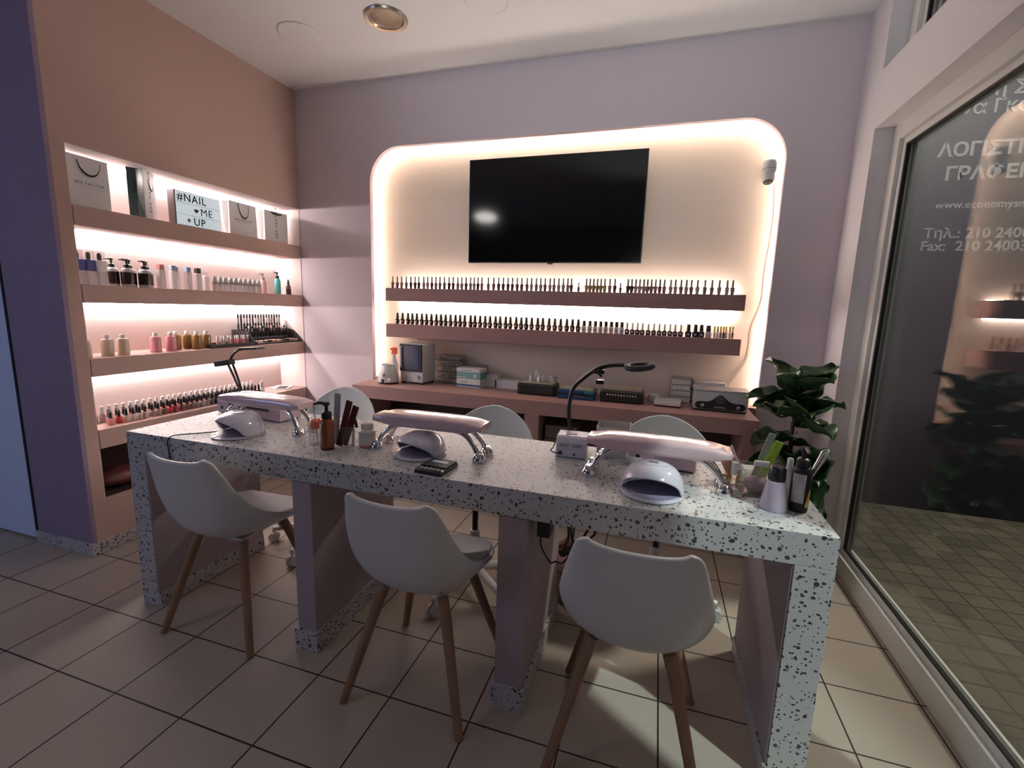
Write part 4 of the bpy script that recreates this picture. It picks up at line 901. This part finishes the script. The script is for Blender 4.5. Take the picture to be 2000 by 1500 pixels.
# ---- drill box
t = thing('nail_drill_unit', 'small white nail drill box with vents and black plug', 'nail drill', (2.418, -1.325, TZ), .06)
dp = [(-.06, .006), (-.06, .060), (-.048, .078), (-.035, .083), (.045, .083), (.06, .070), (.06, .006)]
B().prism(dp, -.058, .058, lambda p, q, h: (h, p, q)).build('case', 'uvwhite', t, smooth=False, bevel=.003)
bx(-.052, .052, -.055, .055, 0, .0058).build('base', 'greyfile', t, smooth=False)
for x in (-.028, .022): bx(x-.017, x+.017, -.0612, -.0602, .045, .058).build('vent', 'greyfile', t, smooth=False)
bx(-.012, .016, -.02, .0, .0832, .0845).build('top_slot', 'greyfile', t, smooth=False)
B().lathe([(.007, 0), (.007, .008)], n=12, mt=Matrix.Translation((-.040, -.0602, .022)) @ Matrix.Rotation(PI/2, 4, 'X')).build('plug', 'black', t); B().lathe([(.0045, 0), (.0045, .002)], n=12, mt=Matrix.Translation((.012, -.0602, .018)) @ Matrix.Rotation(PI/2, 4, 'X')).build('socket', 'black', t)
B().tube([(-.042, -.066, .022), (-.062, -.070, .022), (-.076, -.062, .028), (-.070, -.045, .034), (-.066, -.01, .05), (-.066, .05, .01), (-.066, .09, .004)], .0025, 6, 4).build('cord', 'black', t)
t = thing('plastic_bin', 'open white plastic bin behind the drill box', 'bin', (2.565, -1.262, TZ))
wl_ = B(); wl_.grid([[(-.055, -.045, 0), (.055, -.045, 0), (.055, .045, 0), (-.055, .045, 0), (-.055, -.045, 0)], [(-.062, -.052, .118), (.062, -.052, .112), (.062, .052, .122), (-.062, .052, .122), (-.062, -.052, .118)]]); wl_.box(-.055, .055, -.045, .045, 0, .002)
wl_.build('bin_wall', 'frost', t, smooth=False, solid=.002); bx(-.038, -.033, -.0535, -.050, .02, .10).build('rib', 'frost', t, smooth=False)
o = bx(-.03, .03, -.02, .02, 0, .03).build('tissue_pack', 'cardboard', None, smooth=False, bevel=.004); o.location = (2.650, -1.345, TZ); tag(o, 'crumpled white tissue under the left end of the right arm rest', 'tissue')
# ---- ring lamp on gooseneck
t = thing('ring_lamp', 'black gooseneck ring lamp clamped to the back of the table', 'lamp', (2.385, -1.225, TZ))
bx(-.02, .02, -.03, .034, .0005, .012).build('clamp_top', 'black', t, smooth=False, bevel=.003); bx(-.02, .02, .0355, .046, -.11, .012).build('clamp_back', 'black', t, smooth=False, bevel=.003)
P = [(2.385, .80), (2.390, .835), (2.380, .90), (2.378, .955), (2.390, 1.020), (2.430, 1.066), (2.480, 1.106), (2.528, 1.124), (2.585, 1.130)]
B().tube([(x-2.385, 0, z-TZ) for x, z in [(2.385, .7925)]+P[1:]], [.0085]*5+[.008]*4, 10, 6).build('gooseneck', 'black', t)
rm = Matrix.Rotation(-.12, 3, 'Y') @ Matrix.Rotation(.08, 3, 'X')
B().torus((.2585, 0, .348), .044, .0145, 32, 10, rm @ Matrix.Diagonal((1, 1, .75))).build('ring_head', 'matblack', t)
B().tube([(.075, -.006, .318), (.105, -.012, .312), (.118, -.012, .300)], .005, 8).build('phone_clip_arm', 'black', t)
for dz in (.012, -.028): bx(.098, .128, -.03, .004, .300+dz, .316+dz).build('phone_clip', 'black', t, smooth=False, bevel=.003)
# ---- folding lamp at left
t = thing('swing_lamp', 'black swing arm lamp with flat head at the left end of the table', 'lamp', (.655, -1.208, TZ))
B().lathe([(.0175, .0005), (.017, .03), (.014, .05), (.011, .065)], n=18).build('base', 'black', t)
B().tube([(0, 0, .06), (-.045, 0, .15), (-.082, 0, .220)], .0055, 8).build('arm', mat('dark_grey_tube', (.09, .08, .08), .4), t); B().tube([(0.006, 0, .06), (-.035, .012, .15), (-.062, .010, .222)], .0055, 8).build('arm', 'black', t)
o = bx(-.05, .05, -.022, .022, -.014, .014).build('tool_holder', 'matblack', t, smooth=False, bevel=.003); o.location = (-.105, 0, .226); o.rotation_euler = (0, -.18, 0)
B().tube([(-.065, 0, .240), (-.045, 0, .272), (-.012, 0, .296), (.020, 0, .304)], .0065, 8, 5).build('neck', 'black', t)
o = bx(-.06, .06, -.03, .03, -.006, .006).build('lamp_head', 'black', t, smooth=False, bevel=.004); o.location = (.080, 0, .312); o.rotation_euler = (0, -.09, 0)
# ---- right end cluster
t = thing('acrylic_organiser', 'clear acrylic holder for files at the right end of the table', 'organiser', (3.035, -1.490, TZ), .1)
wl_ = B()
for a in ((-.05, .05, -.045, -.042, 0, .088), (-.05, .05, .042, .045, 0, .088), (-.05, -.047, -.042, .042, 0, .088), (.047, .05, -.042, .042, 0, .088), (-.047, .047, -.042, .042, 0, .003)): wl_.box(*a)
wl_.build('walls', 'clear', t, smooth=False)
o = B().ell((0, 0, .026), .040, .032, .026, 12, 8).build('cotton_pads', 'cotton'); o.location = (3.035, -1.49, TZ+.0035); tag(o, 'dull pink cotton pads inside the clear acrylic holder', 'cotton pads')
for k, (x, y, dx, L, wd, m, l) in enumerate(((3.040, -1.470, .055, .185, .012, 'greyfile', 'grey nail file leaning behind the lime green one'), (3.056, -1.478, .06, .165, .014, 'lime', 'lime green nail file standing in the acrylic holder'))):
    o = bx(-wd, wd, -.002, .002, 0, L).build('nail_file', m, None, smooth=False, bevel=.002); o.location = (x-.02, y, TZ+.012); o.rotation_euler = (0, math.atan2(dx, L), .25); tag(o, l, 'nail file', 'nail files in the acrylic holder')
o = B().tube([(0, 0, 0), (-.06, .0, .135)], .0025, 8).build('cuticle_stick', 'cardboard'); o.location = (3.010, -1.495, TZ+.012); tag(o, 'thin white stick leaning left in the acrylic holder', 'stick')
for k, (x, z0, l) in enumerate(((2.965, .055, 'white cylinder hooked on the left wall of the acrylic holder'), (3.020, .0895, 'white cylinder lying on top of the acrylic holder'))):
    o = B().lathe([(.010, 0), (.010, .040)], n=16, mt=Matrix.Rotation(PI/2 if k else 0, 4, 'Y')).build('white_roller', 'white_pl'); o.location = (x, -1.50+.0*k, TZ+z0+(.010 if k else 0)); tag(o, l, 'roller')
t = thing('powder_brush', 'round pink powder brush with gold handle', 'brush', (2.965, -1.405, TZ))
B().lathe([(.013, 0), (.014, .004), (.011, .03)], n=18).build('handle', 'gold', t); B().lathe([(.011, .0302), (.026, .058), (.027, .072), (.018, .088), (.004, .093)], n=20).build('bristles', mat('tan_bristles', (.40, .21, .17), .9, var=.2, scale=120, bump=.6), t)
t = thing('gold_bottle', 'small clear bottle with gold base beside the powder brush', 'bottle', (2.995, -1.432, TZ)); B().lathe([(.011, 0), (.012, .002), (.012, .030)], n=16).build('bottle_body', 'gold', t); B().lathe([(.007, .0302), (.007, .05)], n=14).build('cap', 'black', t)
t = thing('remover_bottle', 'lilac pink cone shaped bottle with black cap', 'bottle', (3.060, -1.605, TZ), .15)
B().lathe([(.036, 0), (.038, .004), (.0245, .084), (.020, .088)], n=28).build('bottle_body', 'pinkliq', t); B().lathe([(.0225, .0882), (.0235, .095), (.0225, .122), (.017, .130), (.005, .131)], n=24).build('cap', 'black', t)
t = thing('pump_bottle', 'black pump bottle with pale label and honey yellow print', 'bottle', (3.126, -1.590, TZ))
B().lathe([(.0235, 0), (.0255, .004), (.0255, .118), (.020, .130), (.014, .132)], n=28).build('bottle_body', 'matblack', t)
lb = B(); lb.grid([[(.0259*math.cos(a), .0259*math.sin(a), z) for a in [PI*(1.15+.42*k/8) for k in range(9)]] for z in (.030, .115)]); lb.build('bottle_label', 'label', t, solid=.0003, off=1)
lb = B(); lb.grid([[(.0259*math.cos(a), .0259*math.sin(a), .018+(.05*abs(math.sin(PI*k/8)) if z else 0)) for k, a in enumerate([PI*(1.62+.35*k/8) for k in range(9)])] for z in (0, 1)]); lb.build('printed_drop', 'honey', t, solid=.0003, off=1)
pump_top(t, .1322, 'black', 1.25)
t = thing('spray_bottle', 'small white spray bottle between the lime file and the black pump bottle', 'bottle', (3.112, -1.520, TZ)); B().lathe([(.013, 0), (.014, .003), (.014, .095), (.008, .108)], n=18).build('bottle_body', 'frost', t); B().lathe([(.009, .1082), (.009, .130), (.006, .134)], n=14).build('spray_head', 'white_pl', t)
t = thing('tool_jar', 'dark glass jar holding steel tweezers', 'jar', (3.156, -1.500, TZ)); B().lathe([(.022, 0), (.024, .003), (.025, .10), (.026, .104)], n=24).build('jar_wall', mat('smoked_glass', (.03, .03, .03), .1, alpha=.75), t)
for k, (dx, dy, L, l) in enumerate(((.05, .0, .155, 'steel tweezers leaning right in the dark jar'), (.065, .02, .14, 'second steel tweezers behind the first in the dark jar'))):
    o = B(); o.tube([(0, 0, 0), (dx, dy, L)], .0022, 6); o.tube([(.004, 0, .0), (dx+.012, dy, L*.98), (dx, dy, L)], .0022, 6, 3)
    o = o.build('tweezers', 'metal'); o.location = (3.146, -1.505+.012*k, TZ+.006); tag(o, l, 'tweezers', 'tweezers in the dark jar')
t = thing('tip_box', 'tilted lilac white box hooked at the right table corner', 'box', (3.180, -1.430, TZ)); o = bx(-.010, .010, -.03, .03, 0, .060).build('box_body', 'uvwhite', t, smooth=False, bevel=.002); o.rotation_euler = (.0, -.35, 0)

# ================================================================ CHAIRS
def cat(pts, t):
    n = len(pts)-1; x = t*n; i = min(int(x), n-1); f = x-i
    p = [pts[max(i-1, 0)], pts[i], pts[i+1], pts[min(i+2, n)]]
    return [.5*((2*p[1][k])+(p[2][k]-p[0][k])*f+(2*p[0][k]-5*p[1][k]+4*p[2][k]-p[3][k])*f*f+(3*p[1][k]-p[0][k]-3*p[2][k]+p[3][k])*f**3) for k in range(len(p[1]))]
# rows: centre y, centre z, edge x, edge y, edge z   (front of the seat is +y)
TULIP = [(.215, .426, .155, .208, .429), (.188, .429, .180, .180, .438), (.08, .425, .201, .090, .462), (-.03, .415, .207, .000, .494), (-.12, .418, .206, -.085, .535), (-.185, .460, .197, -.150, .590), (-.222, .545, .180, -.195, .660), (-.243, .64, .160, -.225, .730), (-.257, .72, .144, -.246, .772), (-.264, .764, .118, -.260, .783)]
ROUND = [(.215, .500, .150, .205, .505), (.185, .507, .190, .170, .518), (.08, .500, .222, .085, .53), (-.03, .490, .236, .005, .560), (-.12, .492, .240, -.06, .605), (-.185, .515, .237, -.125, .650), (-.222, .58, .222, -.178, .702), (-.243, .69, .172, -.222, .774), (-.257, .79, .088, -.252, .828), (-.262, .845, .004, -.262, .846)]
def shell_mesh(tab, nt=26, ns=18, inset=0, t0=0, t1=1, smax=1):
    rows = []
    for i in range(nt+1):
        t = t0+(t1-t0)*i/nt; yc, zc, xe, ye, ze = cat(tab, t); row = []
        for j in range(ns+1):
            s = (-1+2*j/ns)*smax; a = abs(s)*PI/2
            fx = math.sin(a)**.92; fo = 1-math.cos(a)
            row.append((math.copysign(xe*fx, s) if s else 0, yc+(ye-yc)*fo, zc+(ze-zc)*fo+inset))
        rows.append(row)
    return rows
def flip(rows): return [r[::-1] for r in rows]
def visitor_chair(label, x, y, rz):
    t = thing('visitor_chair', label, 'chair', (x, y, 0), rz, 'white shell chairs in front of the table')
    B().grid(flip(shell_mesh(TULIP))).build('shell', 'shell', t, solid=.016, off=0, sub=1, weld=True)
    B().grid(flip(shell_mesh(TULIP, 14, 12, .016, .035, .46, .80))).build('seat_cushion', 'cushion', t, solid=.022, off=0, sub=1)
    bx(-.10, .10, -.10, .10, .392, .404).build('seat_plate', 'shell', t, smooth=False, bevel=.004)
    for sx in (-1, 1):
        for sy in (-1, 1):
            lg = B().tube([(sx*.105, sy*.105, .400), (sx*.125, sy*.122, .340), (sx*.2135, sy*.206, .0)], [.0175, .0185, .0135], 14).build('leg', 'wood', t)
            B().tube([(sx*.092, sy*.092, .402), (sx*.106, sy*.104, .355)], .008, 6).build('bracket', 'shell', lg)
            for dz in (.365, .335):
                f = (.400-dz)/.400; B().ell((sx*(.105+.1085*f)+sx*.012, sy*(.105+.101*f)+sy*.012, dz), .004, .004, .004, 8, 6).build('screw', 'metal', lg)
    return t
visitor_chair('white shell chair with wooden legs, leftmost in front of the table', 1.10, -1.650, .03)
visitor_chair('white shell chair with wooden legs, middle one in front of the table', 1.992, -1.700, 0)
visitor_chair('white shell chair with wooden legs, rightmost in front of the table', 2.693, -1.722, 0)
def swivel_chair(label, x, y, rz, br):
    t = thing('swivel_chair', label, 'chair', (x, y, 0), rz, 'white swivel chairs behind the table')
    B().grid(flip(shell_mesh(ROUND))).build('shell', 'mint', t, solid=.010, off=0, sub=1, weld=True)
    B().lathe([(.09, .455), (.09, .480), (.05, .485)], n=20).build('seat_plate', 'matblack', t)
    B().lathe([(.014, .295), (.014, .454)], n=14).build('gas_lift', 'black', t)
    B().lathe([(.034, .075), (.030, .10), (.024, .294)], n=18).build('column_sleeve', 'white_pl', t)
    for k in range(5):
        a = br+2*PI*k/5; c, s = math.cos(a), math.sin(a)
        lg = B().tube([(.02*c, .02*s, .105), (.15*c, .15*s, .092), (.275*c, .275*s, .074)], [.024, .018, .014], 10).build('base_leg', 'white_pl', t)
        w_ = B(); ax = Vector((-s, c, 0)); p = Vector((.275*c, .275*s, .0265))
        for o in (-.012, .012): w_.tube([p+ax*(o-.007), p+ax*(o+.007)], .026, 16)
        w_.build('caster', 'white_pl', lg); B().tube([p+Vector((0, 0, .02)), p+Vector((0, 0, .05))], .007, 8).build('caster_stem', 'metal', lg)
    return t
# seats face the table (-y), so turned round by pi
swivel_chair('white swivel chair behind the left bay of the table', .985, -1.02, PI+.05, .35)
swivel_chair('white swivel chair behind the middle of the table', 1.945, -1.14, PI, 1.25)
swivel_chair('pale mint swivel chair behind the right bay of the table', 2.765, -1.00, PI, .628)

# ================================================================ PLANT
t = thing('fiddle_leaf_plant', 'dark leafy potted fig in the corner beside the window', 'plant', (3.385, -.50, 0))
B().lathe([(.09, 0), (.10, .01), (.125, .23), (.13, .25), (.118, .25), (.115, .235)], n=24).build('pot', 'pot', t); B().lathe([(.112, .225), (.05, .235)], n=20).build('soil', 'bark', t)
B().tube([(0, 0, .23), (.01, .01, .5), (-.01, 0, .75), (0, -.01, .98)], [.014, .012, .010, .006], 8, 4).build('stem', 'bark', t)
random.seed(11)
def leaf(base, az, tilt, L, W, roll):
    rows = []; n = 12; m_ = 8
    for i in range(n+1):
        u = i/n; wd = W*(.30+.70*math.sin(PI*min(1, u*.62+.30))**1.0)*(math.sin(PI*min(u*.93+.035, 1))**.55)
        if .25 < u < .55: wd *= .86
        row = []
        for j in range(m_+1):
            s = -1+2*j/m_
            yy = wd*s*.5; zz = .20*W*s*s - .17*L*u*u + .012*math.sin(9*u+3*s)+.010*math.sin(14*u)*s
            row.append(Vector((L*u, yy, zz)))
        rows.append(row)
    R = Matrix.Rotation(az, 3, 'Z') @ Matrix.Rotation(-tilt, 3, 'Y') @ Matrix.Rotation(roll, 3, 'X')
    b = B().grid([[Vector(base)+R @ p for p in r] for r in rows])
    lf = b.build('leaf', 'leaf', t, solid=.0016, sub=1)
    B().tube([Vector(base)+R @ (Vector((L*k/8, 0, -.17*L*(k/8)**2+.012*math.sin(9*k/8)+.002))) for k in range(-1, 8)], [.003]*6+[.0022, .0018, .001], 6).build('midrib', 'leafvein', lf)
LV = [((0, 0, .97), 2.7, .85, .22, .15), ((0, 0, .97), .2, .75, .22, .16), ((0, 0, .96), -1.2, .55, .22, .17), ((0, 0, .93), 3.5, .15, .25, .14), ((0, 0, .92), 1.3, .6, .22, .16),
      ((0, 0, .88), -.4, .35, .20, .16), ((0, 0, .86), -2.1, .25, .24, .17), ((0, 0, .82), -1.1, .0, .22, .16), ((0, 0, .80), .6, .2, .18, .15), ((0, 0, .74), -2.8, -.05, .22, .15), ((0, 0, .70), -.7, -.1, .20, .15),
      ((0, 0, .66), -1.7, -.15, .22, .16), ((0, 0, .60), 3.2, -.1, .20, .15), ((0, 0, .56), -.3, -.2, .18, .15), ((0, 0, .52), -1.2, -.2, .22, .17), ((0, 0, .48), -2.3, -.1, .22, .16), ((0, 0, .45), -.7, -.3, .2, .15), ((0, 0, .42), 2.6, .1, .18, .14), ((0, 0, .40), -1.6, -.25, .22, .16)]
LV += [((0, 0, .95), -2.0, .7, .22, .16), ((0, 0, .90), -1.5, .1, .22, .17), ((0, 0, .84), 2.9, .3, .2, .16), ((0, 0, .62), -1.3, -.1, .22, .17), ((0, 0, .36), -.9, -.2, .2, .15), ((0, 0, .34), -2.0, -.2, .2, .15)]
for b_, az, ti, L, W in LV: leaf(b_, az+random.uniform(-.15, .15), ti, L, W*1.45, random.uniform(-.35, .35))

# ================================================================ UNDER THE TABLE
t = thing('waste_basket', 'brown wicker basket with pink liner under the table', 'basket', (2.405, -1.078, 0))
B().lathe([(.070, 0), (.075, .005), (.088, .235), (.084, .235), (.070, .012)], n=28).build('basket_wall', 'wicker', t)
b = B(); rows = []
for r, z in ((.078, .215), (.088, .255), (.095, .235), (.090, .185)):
    rows.append([(r*(1+.05*math.sin(5*a+r*90))*math.cos(a), r*(1+.05*math.sin(5*a+r*90))*math.sin(a), z+.012*math.sin(7*a)) for a in [2*PI*k/36 for k in range(37)]])
b.grid(rows); b.build('bag_liner', 'pinkbag', t, solid=.001)
def wire(label, pts, r=.003, m='black'): tag(B().tube(pts, r, 6, 6).build('power_cable', m), label, 'cable', 'cables of the manicure table')
wire('thin dark cable hanging over the front edge by the left nail lamp', [(.985, -1.60, TZ+.005), (.93, -1.66, TZ+.004), (.872, -1.735, TZ+.006), (.860, -1.756, TZ-.01), (.862, -1.757, .74), (.865, -1.756, .70), (.868, -1.757, .69)], .0025)
wire('black cable loop hanging below the table in the left bay', [(1.02, -1.30, ZU-.006), (1.06, -1.30, .62), (1.12, -1.29, .55), (1.18, -1.29, .53), (1.185, -1.29, .50)])
wire('second black cable crossing the loop in the left bay', [(1.20, -1.30, ZU-.006), (1.17, -1.305, .63), (1.10, -1.305, .58), (1.06, -1.305, .53), (1.05, -1.30, .46)])
t = thing('power_adapter', 'black power adapter under the table next to the right divider', 'adapter', (2.400, -1.690, ZU-.068)); bx(-.018, .024, -.03, .03, 0, .0630).build('adapter_body', 'black', t, smooth=False, bevel=.004)
B().tube([(-.010, 0, 0), (-.010, 0, -.04), (.006, .01, -.08), (.022, .015, -.105), (.038, .015, -.097), (.06, .02, -.100), (.080, .03, -.07), (.090, .03, 0), (.090, .03, .0625)], .003, 6, 5).build('cord', 'black', t)
wire('tangled black cables right of the power adapter', [(2.467, -1.67, ZU-.006), (2.474, -1.66, .61), (2.460, -1.66, .555), (2.502, -1.655, .575), (2.557, -1.65, .63), (2.532, -1.655, .65), (2.482, -1.66, .645), (2.502, -1.655, .58), (2.552, -1.65, ZU-.006)], .0042)
